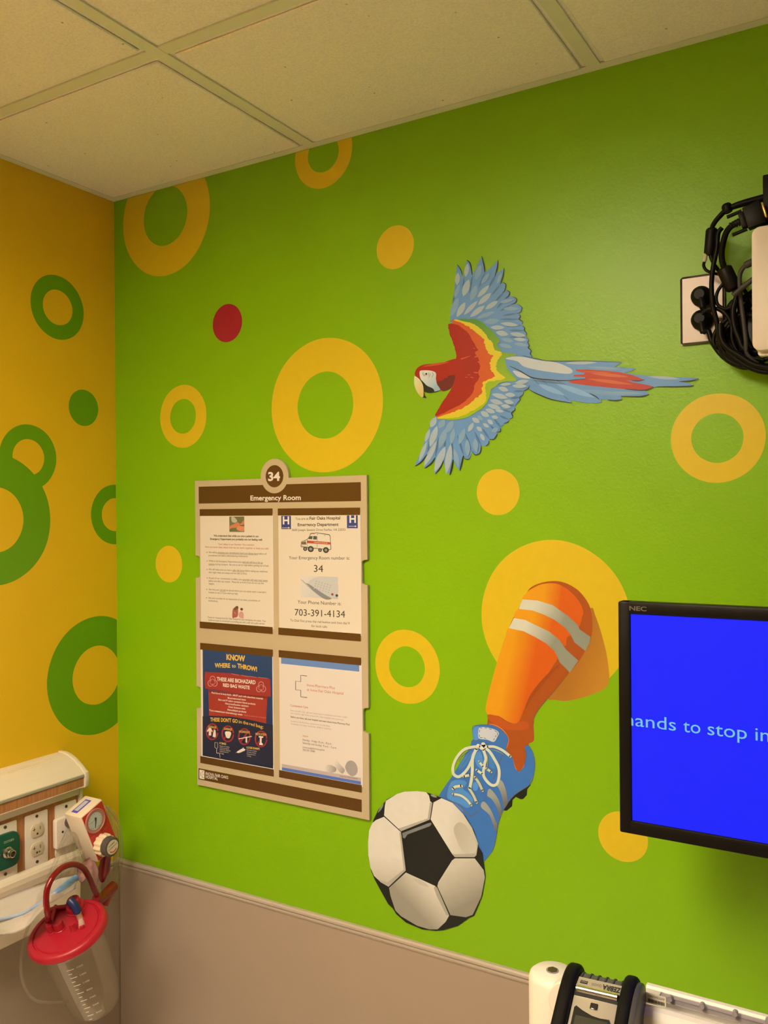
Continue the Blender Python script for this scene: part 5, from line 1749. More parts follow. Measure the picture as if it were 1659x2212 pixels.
for k in range(6):
    x = 0.002 + k * .0098
    q.tube([(x, .0285, -.0060), (x, .0405, -.0146), (x, .0477, -.0276), (x, .0478, -.040)], .0014, M_DG, 8)
q.prism([Vector((-.0005, y, z)) for y, z in ((.0285, -.0060), (.0405, -.0144), (.0476, -.0276), (.0478, -.042), (.045, -.042), (.045, -.029), (.0385, -.017), (.0285, -.0095))], (.0542, 0, 0), M_RIB)
q.build('ribbed_grip', prn)
q = MB(PM)
q.prism([Vector((.0, y, z)) for y, z in ((.0125, -.0012), (.0125, .0012), (.0285, -.0045), (.0285, -.009))], (.053, 0, 0), M_SIL)
q.build('brand_strip', prn)
q = MB(PM)
ey = Vector((0, .016, -.0057)).normalized()
INKD = mat('dark_print', (0.02, 0.02, 0.018), 0.5)
lift = Vector((0, 0.0001, .0005))
text_on(q, 'ZEBRA', (.0530, .0238, -.0028), (-1, 0, 0), -ey, .0220, .0088, INKD, .03, lift)
text_on(q, 'QLn220', (.0300, .0222, -.00225), (-1, 0, 0), -ey, .0125, .0048, mat('grey_print', (0.2, 0.18, 0.14), 0.5), .0, lift)
q.build('lettering', prn)
q = MB(PM)
q.prism([Vector((x, y, z)) for x, y, z in ((.0035, .0180, -.00066), (.0125, .0180, -.00066), (.0125, .0232, -.0025), (.0035, .0232, -.0025))], (0, 0, .0002), INKD)
text_on(q, 'WiFi', (.0118, .0225, -.0022), (-1, 0, 0), -ey, .0075, .0034, M_SIL, .0, Vector((0, 0, .0004)))
q.build('badge', prn)
q = MB(PM)
q.tube([(.0015, .0088, .0015), (.0515, .0088, .0015)], .0048, mat('chrome', (0.9, 0.88, 0.84), 0.12, metal=1.0), 16, spline=False)
q.build('tear_bar', prn)
q = MB(PM)
q.box((.0005, .0005, -.004), (.0525, .006, .0004), mat('slot_black', (0.005, 0.005, 0.005), 0.6))
q.build('paper_slot', prn)
q = MB(PM)
q.box((0, -.130, -.004), (.053, 0.0, .0018), M_SIL, .0012)
q.build('faceplate', prn)
q = MB(PM)
scp = [(.004, -.125), (.049, -.125), (.049, -.026), (.047, -.0215), (.036, -.0225), (.026, -.0215), (.014, -.0175), (.006, -.0135), (.004, -.016)]
q.prism([Vector((x, y, .0019)) for x, y in scp], (0, 0, .0012), mat('screen_surround', (0.012, 0.012, 0.011), 0.3))
q.build('screen_surround', prn)
q = MB(PM)
q.box((.0075, -.075, .0030), (.0455, -.0255, .0036), mat('grey_display', (0.055, 0.055, 0.042), 0.25), .0002)
q.build('display', prn)
q = MB(PM)
q.box((.022, -.0135, .0018), (.031, -.0055, .0034), mat('button_black', (0.02, 0.02, 0.022), 0.15, coat=0.6), .0010)
q.build('button', prn)
q = MB(PM)
q.box((.0565, -.050, -.02), (.0690, -.045, .0105), mat('orange_latch', (0.65, 0.20, 0.02), 0.4), .001)
q.build('latch', prn)

# ------------------------------------------------------------------ bedhead service unit on the yellow wall
UE, US = -0.178, -1.00
M_UC = mat('cream_unit_plastic', (0.74, 0.66, 0.55), 0.4)
M_UG = mat('grey_green_trim', alb(165, 148, 108), 0.45)


def wood(name, c1, c2):
    m, nt, b = new_mat(name)
    b.inputs['Roughness'].default_value = 0.42
    tc = nt.nodes.new('ShaderNodeTexCoord')
    mp = nt.nodes.new('ShaderNodeMapping')
    mp.inputs['Scale'].default_value = (30, 160, 9)
    n = nt.nodes.new('ShaderNodeTexNoise')
    n.inputs['Scale'].default_value = 1.6
    n.inputs['Detail'].default_value = 6
    n.inputs['Distortion'].default_value = 0.6
    r = nt.nodes.new('ShaderNodeValToRGB')
    r.color_ramp.elements[0].position = 0.3
    r.color_ramp.elements[0].color = (*c1, 1)
    r.color_ramp.elements[1].position = 0.7
    r.color_ramp.elements[1].color = (*c2, 1)
    nt.links.new(tc.outputs['Object'], mp.inputs['Vector'])
    nt.links.new(mp.outputs[0], n.inputs['Vector'])
    nt.links.new(n.outputs['Fac'], r.inputs['Fac'])
    nt.links.new(r.outputs['Color'], b.inputs['Base Color'])
    return m


M_WOOD = wood('wood_laminate', alb(168, 96, 42), alb(196, 124, 62))
unit = empty('bedhead_unit', (0.04, -0.55, 0.82), 'long cream and wood medical service unit on the yellow wall', 'bedhead unit')


def ext(name, prof, m, y0=US, y1=UE, lab=None, bevel=0):
    q = MB()
    q.prism([Vector((x, y0, z)) for x, z in prof], (0, y1 - y0, 0), m, bevel)
    return q.build(name, unit, lab)


ZC = 1.0957
ZL = 0.9729
ZB = 0.8250
cov = [(0.0005, 1.1425), (0.0005, 1.1815), (0.018, 1.1810), (0.034, 1.1775), (0.052, 1.1700), (0.070, 1.1590), (0.084, 1.1480), (0.0885, 1.1445), (0.0885, 1.1425)]
ext('top_cover', cov, M_UC)
ext('edge_trim', [(0.0005, 1.1375), (0.0005, 1.1425), (0.0893, 1.1425), (0.0893, 1.1378), (0.086, 1.1375)], M_UG)
ext('wood_band', [(0.0005, 1.1165), (0.0005, 1.1375), (0.0868, 1.1375), (0.0868, 1.1165)], M_WOOD)
ext('channel', [(0.0005, ZC), (0.0005, 1.1165), (0.0868, 1.1165), (0.0868, 1.1145), (0.074, 1.110), (0.0715, ZC)], M_UC)
ext('face_panel', [(0.0005, ZL), (0.0005, ZC), (0.066, ZC), (0.066, ZL)], M_WOOD)
ext('lower_rail', [(0.0005, ZB + .004), (0.0005, ZL), (0.070, ZL), (0.078, ZL - .004), (0.082, ZL - .010), (0.083, ZL - .020), (0.081, ZL - .034), (0.070, ZL - .05), (0.066, ZL - .07), (0.064, ZB + .006), (0.058, ZB)], M_UC)
q = MB()
capo = [(0.0003, 1.110), (0.0003, 1.1835)] + [(x + .0015, z + .0018) for x, z in cov[2:7]] + [(0.0915, 1.1475), (0.0925, 1.143), (0.0925, 1.1165), (0.090, 1.1130), (0.080, 1.110)]
q.prism([Vector((x, UE, z)) for x, z in capo], (0, .011, 0), M_UC, .0015)
q.build('end_cap', unit)
q = MB()
q.prism([Vector((x, UE, z)) for x, z in ((0.0005, ZB + .002), (0.0005, 1.112), (0.0765, 1.112), (0.074, ZC), (0.072, ZL), (0.080, ZL - .010), (0.079, ZL - .034), (0.066, ZL - .06), (0.062, ZB + .004))], (0, .007, 0), M_UC)
q.build('end_plate', unit)
# small print on the cover
ON = lambda p, pl: None


def onp(p, O, n):
    d = ray(*p)
    return CAM + d * ((Vector(O) - CAM).dot(n) / d.dot(n))


CO = Vector((0.061, -0.3, 1.1645))
cn = Vector((0.011, 0, 0.018)).normalized()
cey = Vector((-0.018, 0, 0.011)).normalized()
q = MB()
SGR = mat('grey_small_print', (0.22, 0.19, 0.14), 0.6)
for st, a, b_, h in (('---- -----', (215, 278), (380, 236), .0034), ('------- ----', (265, 298), (515, 222), .0032), ('--- --', (605, 165), (690, 140), .006),
                     ('- ---- ---- --- --- ------- --- ---- --', (310, 322), (770, 190), .0026), ('------', (110, 330), (190, 308), .004), ('---- -- -----', (105, 352), (240, 318), .003), ('--- ------ --', (105, 372), (235, 340), .003)):
    A, B = onp((a[0] / 6.144, 1610 + a[1] / 6.144), CO, cn), onp((b_[0] / 6.144, 1610 + b_[1] / 6.144), CO, cn)
    # keep the print on the curved cover
    u = Vector((0, 1, 0))
    x = A.x
    zc = None
    for (xa1, za1), (xb1, zb1b) in zip(cov[1:], cov[2:]):
        if xa1 <= x <= xb1:
            zc = za1 + (zb1b - za1) * (x - xa1) / (xb1 - xa1)
            t_ = Vector((xa1 - xb1, 0, za1 - zb1b)).normalized()
            break
    if zc is None:
        continue
    nrm_ = Vector((t_.z, 0, -t_.x))
    text_on(q, st, Vector((x, A.y, zc)), u, t_, B.y - A.y, h, SGR, 0.0, nrm_ * .0004)
q.build('small_print', unit)

ZM = lambda x, y: (x / 6.144, 1610 + y / 6.144)
PX = 0.066
M_PLATE = mat('white_outlet_plate', (0.80, 0.73, 0.66), 0.4)
M_SOCK = mat('ivory_socket', (0.66, 0.58, 0.44), 0.4)
M_SLOT = mat('slot_dark', (0.03, 0.015, 0.008), 0.6)


def yz_rr(y0, y1, z0, z1, r, x, n=4):
    return [Vector((x, p.x, p.z)) for p in rrect(y0, y1, z0, z1, r, 0, n)]


def plate(root, y0, y1, z0, z1, screws):
    q = MB()
    q.prism(yz_rr(y0, y1, z0, z1, .004, PX), (.003, 0, 0), M_PLATE, .0012)
    q.build('cover_plate', root)
    for z in screws:
        q = MB()
        q.cyl((PX + .003, (y0 + y1) / 2, z), (PX + .0042, (y0 + y1) / 2, z), .0033, M_STEEL, 14)
        q.box((PX + .0042, (y0 + y1) / 2 - .0025, z - .0004), (PX + .0044, (y0 + y1) / 2 + .0025, z + .0004), M_SLOT)
        q.build('screw', root)


py0, py1 = un(ZM(335, 1250), 0, PX + .003).y, un(ZM(640, 1250), 0, PX + .003).y
pz1 = (un(ZM(335, 940), 0, PX + .003).z + un(ZM(640, 850), 0, PX + .003).z) / 2
pz0 = (un(ZM(335, 1650), 0, PX + .003).z + un(ZM(640, 1555), 0, PX + .003).z) / 2
pw, pc, zc_ = py1 - py0, (py0 + py1) / 2, (pz0 + pz1) / 2
dup_ = empty('duplex_outlet', (PX, pc, pz0), 'white duplex power outlet on wood panel right of the green oxygen port', 'outlet')
plate(dup_, py0, py1, pz0, pz1, (un(ZM(485, 940), 0, PX + .003).z, un(ZM(487, 1545), 0, PX + .003).z))
for k, (cpx, ghole) in enumerate((((490, 1125), False), ((498, 1370), True))):
    cc = un(ZM(*cpx), 0, PX + .004)
    cc.y = pc
    q = MB()
    pts = []
    for j in range(32):
        a = 2 * math.pi * j / 32
        pts.append(Vector((PX + .003, cc.y + .0172 * math.cos(a), cc.z + max(-.0142, min(.0142, .0172 * math.sin(a))))))
    q.prism(pts, (.0022, 0, 0), M_SOCK, .0006)
    f = PX + .0052
    q.box((f, cc.y - .0085, cc.z - .0005), (f + .0002, cc.y - .0073, cc.z + .0075), M_SLOT)
    q.box((f, cc.y - .0115, cc.z + .0022), (f + .0002, cc.y - .0050, cc.z + .0034), M_SLOT)
    q.box((f, cc.y + .0062, cc.z - .0002), (f + .0002, cc.y + .0074, cc.z + .0070), M_SLOT)
    q.cyl((f, cc.y - (.0015 if ghole else 0), cc.z - .0075), (f + .0002, cc.y - (.0015 if ghole else 0), cc.z - .0075), .0023, M_SLOT, 14)
    if ghole:
        q.cyl((f, cc.y + .0048, cc.z - .0075), (f + .0003, cc.y + .0048, cc.z - .0075), .0018, mat('green_dot', (0.02, 0.12, 0.06), 0.4), 14)
    q.build('socket', dup_)

# oxygen port
oy1 = un(ZM(230, 1300), 0, PX + .003).y
oy0 = oy1 - pw
oxr = empty('oxygen_outlet', (PX, (oy0 + oy1) / 2, pz0), 'green oxygen port with chrome nozzle on white plate', 'gas outlet')
plate(oxr, oy0, oy1, pz0, pz1, (un(ZM(68, 1085), 0, PX + .003).z, un(ZM(65, 1710), 0, PX + .003).z))
M_OX = mat('green_oxygen_plastic', (0.0, 0.085, 0.05), 0.4)
g1 = un(ZM(268, 1300), 0, .078).y
gz1 = un(ZM(150, 1150), 0, .078).z
gz0 = un(ZM(80, 1650), 0, .078).z
gw = .064
q = MB()
gp = []
for j in range(40):
    a = 2 * math.pi * j / 40
    ca, sa = math.cos(a), math.sin(a)
    e_ = 2 / 4.0
    gp.append(Vector((PX + .003, g1 - gw / 2 + gw / 2 * math.copysign(abs(ca) ** e_, ca), (gz0 + gz1) / 2 + (gz1 - gz0) / 2 * math.copysign(abs(sa) ** e_, sa))))
q.prism(gp, (.010, 0, 0), M_OX, .003)
q.build('collar', oxr, 'dark green oxygen collar')
q = MB()
A, B = un(ZM(52, 1300), 0, .0795), un(ZM(185, 1255), 0, .0795)
text_on(q, 'OXYGEN', Vector((.0793, A.y, (A.z + B.z) / 2 - .001)), (0, 1, 0), (0, 0, 1), B.y - A.y, .0045, mat('pale_green_print', (0.35, 0.42, 0.30), 0.5), 0.03)
q.build('lettering', oxr)
nz = un(ZM(95, 1420), 0, .08)
q = MB()
q.lathe([(.0, .0), (.0115, .0), (.0115, .004), (.0085, .006), (.0085, .014), (.0075, .015), (.0075, .020), (.0058, .0205), (.0052, .019), (.0052, .008), (0, .008)], mat('nickel_nozzle', (0.55, 0.50, 0.42), 0.25, metal=1.0), 32, (.079, nz.y, nz.z), (1, 0, 0))
q.build('nozzle', oxr)
q = MB()
cz2 = nz.z - .001
q.cyl((.079, nz.y - .017, cz2), (.0805, nz.y - .017, cz2), .0028, M_STEEL, 12)
q.build('screw', oxr)

# vacuum port carrying the regulator
vy0 = un(ZM(735, 1200), 0, PX + .003).y
vy1 = vy0 + pw
vac = empty('vacuum_outlet', (PX, (vy0 + vy1) / 2, pz0), 'white vacuum port plate behind the red faced regulator', 'gas outlet')
plate(vac, vy0, vy1, pz0, pz1, (un(ZM(885, 805), 0, PX + .003).z,))
q = MB()
vb = un(ZM(745, 1180), 0, .082)
q.prism(yz_rr(vb.y + .0005, vb.y + .0005 + .062, vb.z - .036, vb.z + .030, .006, PX + .003), (.014, 0, 0), M_PLATE, .003)
q.build('port_body', vac)
q = MB()
hp = un(ZM(835, 1150), 0, .084)
q.cyl((.0795, hp.y, hp.z), (.0838, hp.y, hp.z), .0025, M_SLOT, 12)
q.build('screw', vac)

# ------------------------------------------------------------------ suction regulator
ra = math.radians(22.18)
ru = Vector((0, math.cos(ra), math.sin(ra)))
rn = Vector((0, -math.sin(ra), math.cos(ra)))
RD0 = Vector((.18, -.2648, 1.0873))
RC = RD0 + ru * .0313 - rn * .0595
RM = Matrix(((0, 0, 1, RC.x), (ru.y, rn.y, 0, RC.y), (ru.z, rn.z, 0, RC.z), (0, 0, 0, 1)))
RI_ = RM.inverted()
loc = lambda px, x: RI_ @ un(px, 0, x)
reg = empty('suction_regulator', RC - rn * .06, 'white suction regulator with red face, gauge and fluted knob', 'regulator')
M_RW = mat('ivory_regulator_case', (0.74, 0.66, 0.54), 0.4)
M_RR = mat('red_regulator_face', alb(196, 34, 26), 0.4)
q = MB(RM)
q.box((-.0313, -.0595, -.054), (.0313, .0595, 0), M_RW, .0035)
q.build('housing', reg)
q = MB(RM)
q.cyl((0, .004, -.054), (0, .004, -.100), .013, M_STEEL, 24)
q.build('inlet_adapter', reg)
q = MB(RM)
q.box((-.0285, -.0565, 0), (.0285, .0570, .0006), M_RR)
q.build('red_face', reg)
gc = loc(ZM(1262, 1000), .181)
q = MB(RM)
q.lathe([(0, 0), (.0262, 0), (.0262, .003), (.0240, .0034), (.0232, .0018), (0, .0018)], mat('gauge_rim', alb(188, 112, 84), 0.4), 40, (gc.x, gc.y, .0006))
q.build('gauge', reg)
gg = bpy.data.objects[[o.name for o in reg.children if o.name.startswith('gauge')][0]]
q = MB(RM)
q.lathe([(0, .0001), (.0185, .0001), (.0185, 0)], mat('gauge_dial_paper', alb(196, 186, 150), 0.5), 36, (gc.x - .001, gc.y, .0026))
q.build('dial', gg)
q = MB(RM)
for k in range(13):
    a = math.radians(230 - k * 22)
    q.box((gc.x, gc.y, .0027), (gc.x + .00001, gc.y + .00001, .00271), M_SLOT)
    p0 = Vector((gc.x - .001 + .0172 * math.cos(a), gc.y + .0172 * math.sin(a), .0029))
    p1 = Vector((gc.x - .001 + .0145 * math.cos(a), gc.y + .0145 * math.sin(a), .0029))
    q.tube([p0, p1], .00022, M_SLOT, 4, spline=False)
q.tube([(gc.x - .007, gc.y - .014, .0031), (gc.x, gc.y + .0005, .0031), (gc.x + .0015, gc.y + .007, .0031)], [.0004, .0012, .0022], M_SLOT, 6, spline=False)
text_on(q, 'mmHg', Vector((gc.x - .003, gc.y - .0165, .0029)), (1, 0, 0), (0, 1, 0), .008, .0022, M_SLOT)
text_on(q, 'VACUUM', Vector((gc.x - .013, gc.y + .002, .0029)), (1, 0, 0), (0, 1, 0), .017, .0020, M_SLOT)
q.build('needle_and_marks', gg)
q = MB(RM)
for pxx, st in ((ZM(1215, 1240), 'REG'), (ZM(1300, 1160), 'OFF'), (ZM(1385, 1125), 'FULL')):
    lp = loc(pxx, .181)
    text_on(q, st, Vector((lp.x, lp.y, .0009)), (1, 0, 0), (0, 1, 0), .009, .0022, mat('pink_print', alb(222, 120, 100), 0.5))
q.build('lettering', reg)
q = MB(RM)
q.box((-.022, .0593, -.040), (.020, .0598, -.022), mat('violet_label', alb(88, 74, 150), 0.4))
q.box((-.016, .0598, -.037), (.016, .0600, -.026), mat('label_grey', alb(190, 176, 150), 0.4))
text_on(q, 'PATROL', Vector((-.012, .06015, -.034)) * 1.0, (1, 0, 0), (0, 0, -1), .022, .004, M_SLOT, .02) if False else None
q.build('top_label', reg)
kb = loc(ZM(1345, 1335), .183)
kf = loc(ZM(1484, 1362), .222)
kc = Vector(((kb.x + kf.x) / 2 + .0045, (kb.y + kf.y) / 2 - .001, 0))
q = MB(RM)
q.lathe([(0, 0), (.0215, 0), (.0225, .002), (.0225, .017), (.0205, .020), (0, .020)], mat('cream_knob', (0.76, 0.64, 0.44), 0.4), 72, (kc.x, kc.y, .001), (0, 0, 1), flute=(.06, 12))
q.build('knob', reg, 'cream fluted knob')
q = MB(RM)
q.lathe([(0, 0), (.0205, 0), (.0205, .013), (.019, .0145), (.0160, .0150), (0, .0150)], mat('grey_knob_ring', (0.085, 0.075, 0.072), 0.45), 48, (kc.x, kc.y, .021))
q.build('selector_ring', reg, 'dark grey selector ring')
q = MB(RM)
q.lathe([(0, .0001), (.0152, .0001), (.0152, 0)], mat('selector_dial', (0.70, 0.62, 0.50), 0.4), 40, (kc.x, kc.y, .0362))
z3 = .0366
text_on(q, 'INTERMIT', Vector((kc.x - .009, kc.y + .006, z3)), (1, 0, 0), (0, 1, 0), .018, .0024, M_SLOT, .02)
text_on(q, 'Continuous', Vector((kc.x - .013, kc.y - .0005, z3)), (1, 0, 0), (0, 1, 0), .026, .0024, M_SLOT, .02)
pts = [Vector((kc.x + .0105 * math.cos(a), kc.y + .0105 * math.sin(a), z3 - .0002)) for a in (math.radians(205 + k * 13) for k in range(9))]
q.tube(pts, .0011, M_RR, 6, spline=False)
q.build('selector_dial', reg)
q = MB(RM)
q.tube([(.010, -.0595, -.022), (.010, -.070, -.022)], .010, mat('navy_plastic', (0.012, 0.02, 0.09), 0.4), 20, spline=False)
q.build('outlet_nut', reg, 'navy blue outlet nut')

# ------------------------------------------------------------------ suction canister
cc0 = Vector((.21, -.3265, .8892))
cup = Vector((-.0035, -.3641, .9313)).normalized()
ce1 = Vector((1, 0, 0))
ce1 = (ce1 - cup * ce1.dot(cup)).normalized()
ce2 = cup.cross(ce1)
CM = Matrix(((ce1.x, ce2.x, cup.x, cc0.x), (ce1.y, ce2.y, cup.y, cc0.y), (ce1.z, ce2.z, cup.z, cc0.z), (0, 0, 0, 1)))
CI = CM.inverted()
can = empty('suction_canister', cc0 - cup * .2, 'tilted clear suction canister with red lid below the bedhead unit', 'canister')
M_CR = mat('red_lid_plastic', alb(178, 22, 32), 0.38, spec=0.5)
M_CLR = clear_mat('clear_canister_plastic', (0.975, 0.965, 0.945), 0.030, (0.75, 0.66, 0.52), 0.10)
q = MB(CM)
q.lathe([(0, .0005), (.058, .0005), (.0625, .0), (.0640, -.0022), (.0660, -.0022), (.0680, .0005), (.0730, .0012), (.0770, -.001), (.0800, -.006), (.0808, -.012), (.0795, -.014), (.0760, -.0135), (.071, -.009), (0, -.004)], M_CR, 72)
q.build('lid', can, 'bright red lid')
q = MB(CM)
q.lathe([(.0700, -.012), (.0665, -.016), (.0650, -.030), (.0615, -.080), (.0565, -.150), (.0530, -.190), (.0500, -.200), (.0440, -.206), (.0200, -.204), (0, -.203)], M_CLR, 72)
q.lathe([(.0655, -.016), (.0638, -.030), (.0603, -.080), (.0553, -.150), (.0518, -.188), (.0485, -.197), (.0430, -.2015), (0, -.199)], M_CLR, 72)
q.lathe([(.0665, -.0155), (.0690, -.0180), (.0690, -.0200), (.0655, -.0215)], M_CLR, 72)
q.build('container', can, 'clear plastic container')
# graduation marks on the wall facing the viewer
q = MB(CM)
M_MK = mat('white_graduation', (0.75, 0.68, 0.58), 0.6)
vdir = CI.to_3x3() @ (CAM - cc0)
va = math.atan2(vdir.y, vdir.x) - 0.35
for k in range(7):
    h = -.050 - k * .0215
    r = .0645 - (-h - .030) * (.0645 - .0530) / .160
    for j, wd2 in ((0, 5), (1, 3)):
        hh2 = h - j * .0107
        r2 = .0652 - (-hh2 - .030) * (.0645 - .0530) / .160
        seg = []
        for t in range(wd2):
            a = va + (t - 2) * .055
            seg.append(Vector((r2 * math.cos(a), r2 * math.sin(a), hh2)))
        q.tube(seg, .0005, M_MK, 5, spline=False)
    a = va + .20
    o_ = Vector((r * 1.012 * math.cos(a), r * 1.012 * math.sin(a), h - .0015))
    text_on(q, str(1500 - k * 200), o_, (-math.sin(a), math.cos(a), 0), (0, 0, 1), .012, .0035, M_MK)
q.build('graduation_marks', can)


def lidp(z2):
    """lid position shown at a pixel of the enlarged crop of the canister"""
    px = (z2[0] / 5.7207, 1850 + z2[1] / 5.7207)
    n = cup
    d = ray(*px)
    return CI @ (CAM + d * ((cc0 - CAM).dot(n) / d.dot(n)))


M_CR2 = mat('red_port_plastic', alb(176, 24, 32), 0.38)
for nm, px, r, h in (('tube_port', (648, 930), .0085, .020), ('small_cap', (742, 905), .0100, .018), ('small_cap', (915, 905), .0068, .016), ('large_port', (945, 650), .0190, .012), ('tube_port', (1020, 880), .0055, .006)):
    c = lidp(px)
    q = MB(CM)
    q.lathe([(r * 1.15, 0), (r * 1.12, .002), (r, .003), (r, h * .8), (r * .93, h), (0, h)], M_CR2, 28, (c.x, c.y, .0003))
    if nm == 'large_port':
        q.lathe([(r * .72, h), (r * .70, h + .012), (r * .62, h + .014), (0, h + .014)], M_CR2, 28, (c.x, c.y, .0003))
    q.build(nm, can)
c1, c2_ = lidp((560, 700)), lidp((830, 640))
q = MB(CM)
q.tube([(c1.x, c1.y, .002), ((c1.x + c2_.x) / 2, (c1.y + c2_.y) / 2, .006), (c2_.x, c2_.y, .004)], [.0045, .0055, .0045], M_CR2, 12)
cA, cB = lidp((640, 860)), lidp((700, 640))
q.tube([(cA.x, cA.y, .004), (cB.x, cB.y, .006)], .004, M_CR2, 10, spline=False)
q.build('moulded_channel', can)

# elbow tube with blue band
pa, pb = lidp((1020, 885)), lidp((945, 650))
W3 = lambda v: CM @ Vector(v)
e0 = W3((pa.x, pa.y, .004))
ZU = lambda x, y: (x / 5.7207, 1850 + y / 5.7207)
pth = [e0, un(ZU(1000, 790), 0, .222), un(ZU(962, 690), 0, .222), un(ZU(920, 605), 0, .216), un(ZU(860, 540), 0, .205)]
q = MB()
q.tube(pth[:3], .0062, mat('frosted_white_tube', (0.62, 0.42, 0.36), 0.35), 16)
et = q.build('connector_tube')
tag(et, 'short frosted tube with navy sleeve standing on the red lid', 'tube')
q = MB()
q.tube(pth[2:], .0085, mat('navy_sleeve', (0.010, 0.022, 0.12), 0.4), 18)
q.build('sleeve', et)

# red hose arching over the lid
pr = lidp((640, 890))
M_HOSE = mat('dark_red_hose', alb(128, 8, 10), 0.22, spec=0.6)
hs = W3((pr.x, pr.y, .010))
q = MB()
q.tube([hs, hs + cup * .012, un(ZU(592, 720), 0, .215), un(ZU(570, 560), 0, .214), un(ZU(585, 400), 0, .212), un(ZU(655, 250), 0, .21), un(ZU(770, 140), 0, .205), un(ZU(905, 98), 0, .20), un(ZU(1020, 140), 0, .195), un(ZU(1100, 260), 0, .185), un(ZU(1160, 400), 0, .175), un(ZU(1210, 500), 0, .17)], .0060, M_HOSE, 18)
o = q.build('red_hose')
tag(o, 'dark red hose arching from the canister lid back to the elbow', 'hose')
q = MB()
q.tube([un(ZU(1180, 520), 0, .172), un(ZU(1230, 530), 0, .168), un(ZU(1300, 470), 0, .155), un(ZU(1400, 370), 0, .145)], [.010, .0105, .0115, .0125], M_HOSE, 20)
q.tube([un(ZU(1290, 600), 0, .15), un(ZU(1320, 520), 0, .15), un(ZU(1400, 400), 0, .142)], .0085, mat('red_elbow_dark', alb(170, 40, 26), 0.35), 16)
o = q.build('hose_elbow')
tag(o, 'thick red elbow fitting where the hose meets behind the canister', 'hose fitting')
q = MB()
top_ = RM @ Vector((.010, -.070, -.022))
q.tube([top_, un(ZU(1290, 150), 0, .15), un(ZU(1270, 230), 0, .148), un(ZU(1262, 310), 0, .145)], [.0105, .0125, .010, .004], M_HOSE, 18)
o = q.build('vacuum_nipple')
tag(o, 'dark red tapered connector hanging below the regulator', 'hose fitting')

# clear coiled tubing beside the regulator
M_TUBE = clear_mat('clear_tubing', (0.90, 0.90, 0.82), 0.22, (0.62, 0.58, 0.42), 0.15)
coil = []
rl = [(232, 1742), (248, 1762), (259, 1790), (263, 1830), (262, 1870), (256, 1905), (242, 1935), (226, 1950), (214, 1925), (222, 1880), (236, 1840)]
for k, dx in enumerate((0, -8, -15)):
    for i, (x, y) in enumerate(rl):
        coil.append(un((x + dx * (1 if i < 8 else .4), y + k * 4), 0, .105 + k * .010))
q = MB()
q.tube(coil[:31], .0036, M_TUBE, 12, res=5)
o = q.build('clear_tubing')
tag(o, 'coil of clear tubing hanging in the corner beside the regulator', 'tubing')
q = MB()
q.tube([un(p, 0, x) for p, x in (((66, 1990), .13), ((52, 2030), .135), ((45, 2080), .14), ((52, 2130), .145), ((75, 2160), .15), ((110, 2166), .16), ((148, 2164), .165))], .0030, clear_mat('faint_tubing', (0.97, 0.96, 0.94), 0.10, (0.6, 0.5, 0.38), 0.15), 12)
o = q.build('clear_tubing')
tag(o, 'faint clear tube looping down left of the canister', 'tubing')


# clear bag, pink pouch and catheter package hanging from the unit
def sheet3(name, top, bot, x0, x1, m, amp, label, cat, nu=26, nv=12, seed=1, thick=.0006, tilt=0.0):
    rnd = random.Random(seed)
    ph = [rnd.uniform(0, 6.28) for _ in range(8)]
    T_, B_ = crom2(top, 6, False), crom2(bot, 6, False)
    def samp(L, t):
        f = t * (len(L) - 1)
        i = min(len(L) - 2, int(f))
        return tuple(L[i][k] + (L[i + 1][k] - L[i][k]) * (f - i) for k in (0, 1))
    rows = []
    for j in range(nv + 1):
        v = j / nv
        row = []
        for i in range(nu + 1):
            u = i / nu
            a, b_ = samp(T_, u), samp(B_, u)
            p = (a[0] + (b_[0] - a[0]) * v, a[1] + (b_[1] - a[1]) * v)
            x = x0 + (x1 - x0) * u + tilt * v + amp * (math.sin(7 * u + ph[0] + 3 * v) + .6 * math.sin(17 * u - 8 * v + ph[1]) + .4 * math.sin(31 * u + 13 * v + ph[2]) + .3 * math.sin(19 * v + ph[3]))
            row.append(un(p, 0, x))
        rows.append(row)
    q = MB()
    q.grid(rows, m, thick)
    o = q.build(name, autosmooth=False)
    tag(o, label, cat)
    return o


M_PACK = mat('white_package_paper', (0.88, 0.84, 0.80), 0.5)
M_FILM = clear_mat('clear_film', (0.995, 0.992, 0.985), 0.01, (0.85, 0.78, 0.70), 0.08)
pk = sheet3('catheter_package', [ZU(-260, 600), ZU(0, 520), ZU(300, 405), ZU(600, 315), ZU(800, 255), ZU(965, 220)], [ZU(-260, 1000), ZU(0, 988), ZU(200, 945), ZU(350, 860), ZU(500, 690), ZU(650, 570), ZU(930, 400)], .105, .150, M_PACK, .0016, 'white paper backed catheter package hanging below the unit', 'package', seed=4, tilt=.06)
fm = sheet3('film', [ZU(-255, 610), ZU(0, 530), ZU(300, 415), ZU(600, 325), ZU(800, 262), ZU(972, 235)], [ZU(-255, 990), ZU(0, 978), ZU(200, 935), ZU(350, 850), ZU(500, 680), ZU(650, 562), ZU(935, 395)], .126, .178, M_FILM, .0022, 'x', 'x', seed=4, tilt=.06)
for k in ('label', 'category'):
    del fm[k]
fm.parent = pk
fm.matrix_parent_inverse = Matrix.Translation(pk.location).inverted()
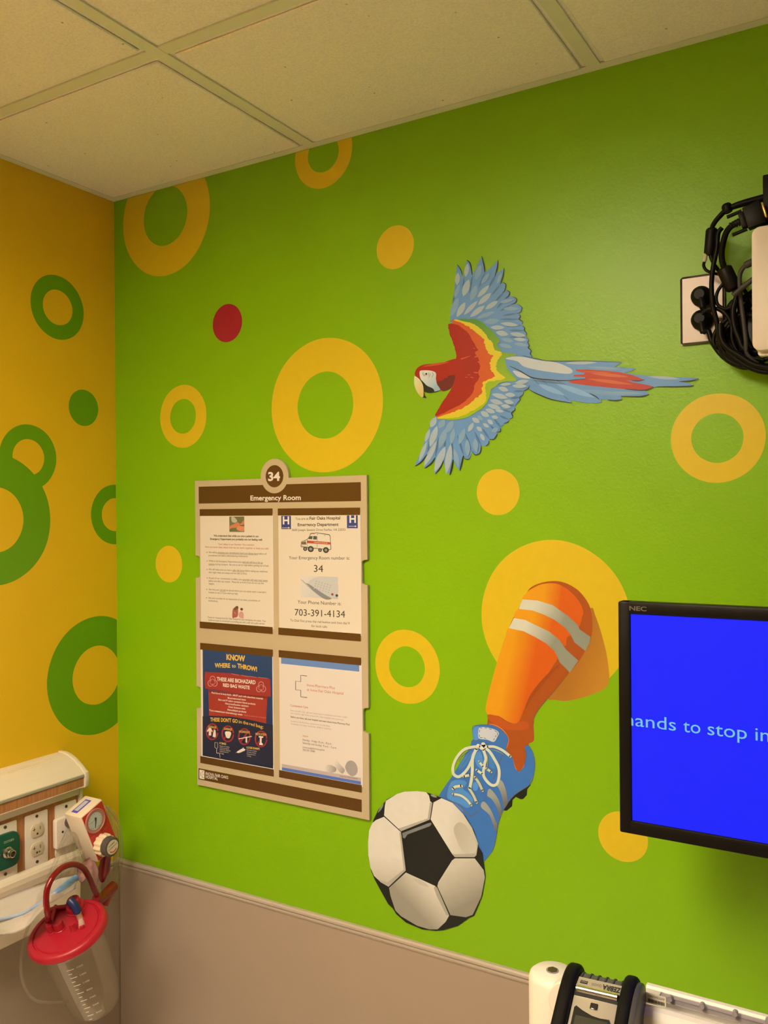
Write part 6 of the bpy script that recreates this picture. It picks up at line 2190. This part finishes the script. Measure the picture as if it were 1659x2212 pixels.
M_CAT = mat('blue_catheter', alb(112, 160, 205), 0.3)
q = MB()
q.tube([un(p, 0, x) for p, x in ((ZU(-250, 800), .148), (ZU(0, 775), .151), (ZU(150, 745), .154), (ZU(290, 700), .159), (ZU(420, 625), .163), (ZU(560, 540), .167), (ZU(700, 450), .173))], [.0026, .0026, .0028, .0032, .0034, .004, .005], mat('pale_blue_tube', alb(178, 186, 205), 0.3), 12)
o = q.build('suction_catheter')
tag(o, 'pale blue suction catheter with blue funnel end inside the white package', 'catheter')
q = MB()
q.tube([un(p, 0, x) for p, x in ((ZU(690, 455), .175), (ZU(740, 420), .176), (ZU(830, 355), .174), (ZU(900, 300), .170), (ZU(945, 262), .168))], [.0058, .0075, .0085, .0078, .0066], M_CAT, 16)
q.build('funnel', o, 'bright blue funnel')
M_PINK = mat('pink_pouch', (0.70, 0.42, 0.42), 0.4)
sheet3('pink_pouch', [ZU(950, 130), ZU(1060, 40), ZU(1130, 10), ZU(1190, 80), ZU(1222, 180)], [ZU(960, 280), ZU(1010, 330), ZU(1080, 260), ZU(1130, 300), ZU(1195, 395)], .155, .165, M_PINK, .002, 'pale pink plastic pouch folded below the white regulator', 'pouch', 18, 10, 7)
M_BAG = clear_mat('clear_bag', (0.90, 0.89, 0.86), 0.12, (0.55, 0.48, 0.40), 0.10)
sheet3('clear_bag', [ZU(640, 130), ZU(700, -60), ZU(780, -250), ZU(880, -410), ZU(930, -430), ZU(990, -200), ZU(1060, -40), ZU(1110, 20)], [ZU(560, 290), ZU(640, 300), ZU(700, 285), ZU(780, 265), ZU(860, 245), ZU(930, 225), ZU(1000, 250), ZU(1060, 230)], .115, .150, M_BAG, .005, 'crumpled clear plastic bag under the regulator', 'plastic bag', 30, 16, 11)
q = MB()
q.tube([un(ZM(1035, 1420), 0, .17), un(ZM(1110, 1400), 0, .172), un(ZM(1060, 1480), 0, .172), un(ZM(1120, 1560), 0, .17)], .0022, M_TUBE, 8)
o = q.build('clear_clip')
tag(o, 'small shiny clear plastic loop beside the regulator base', 'clip')
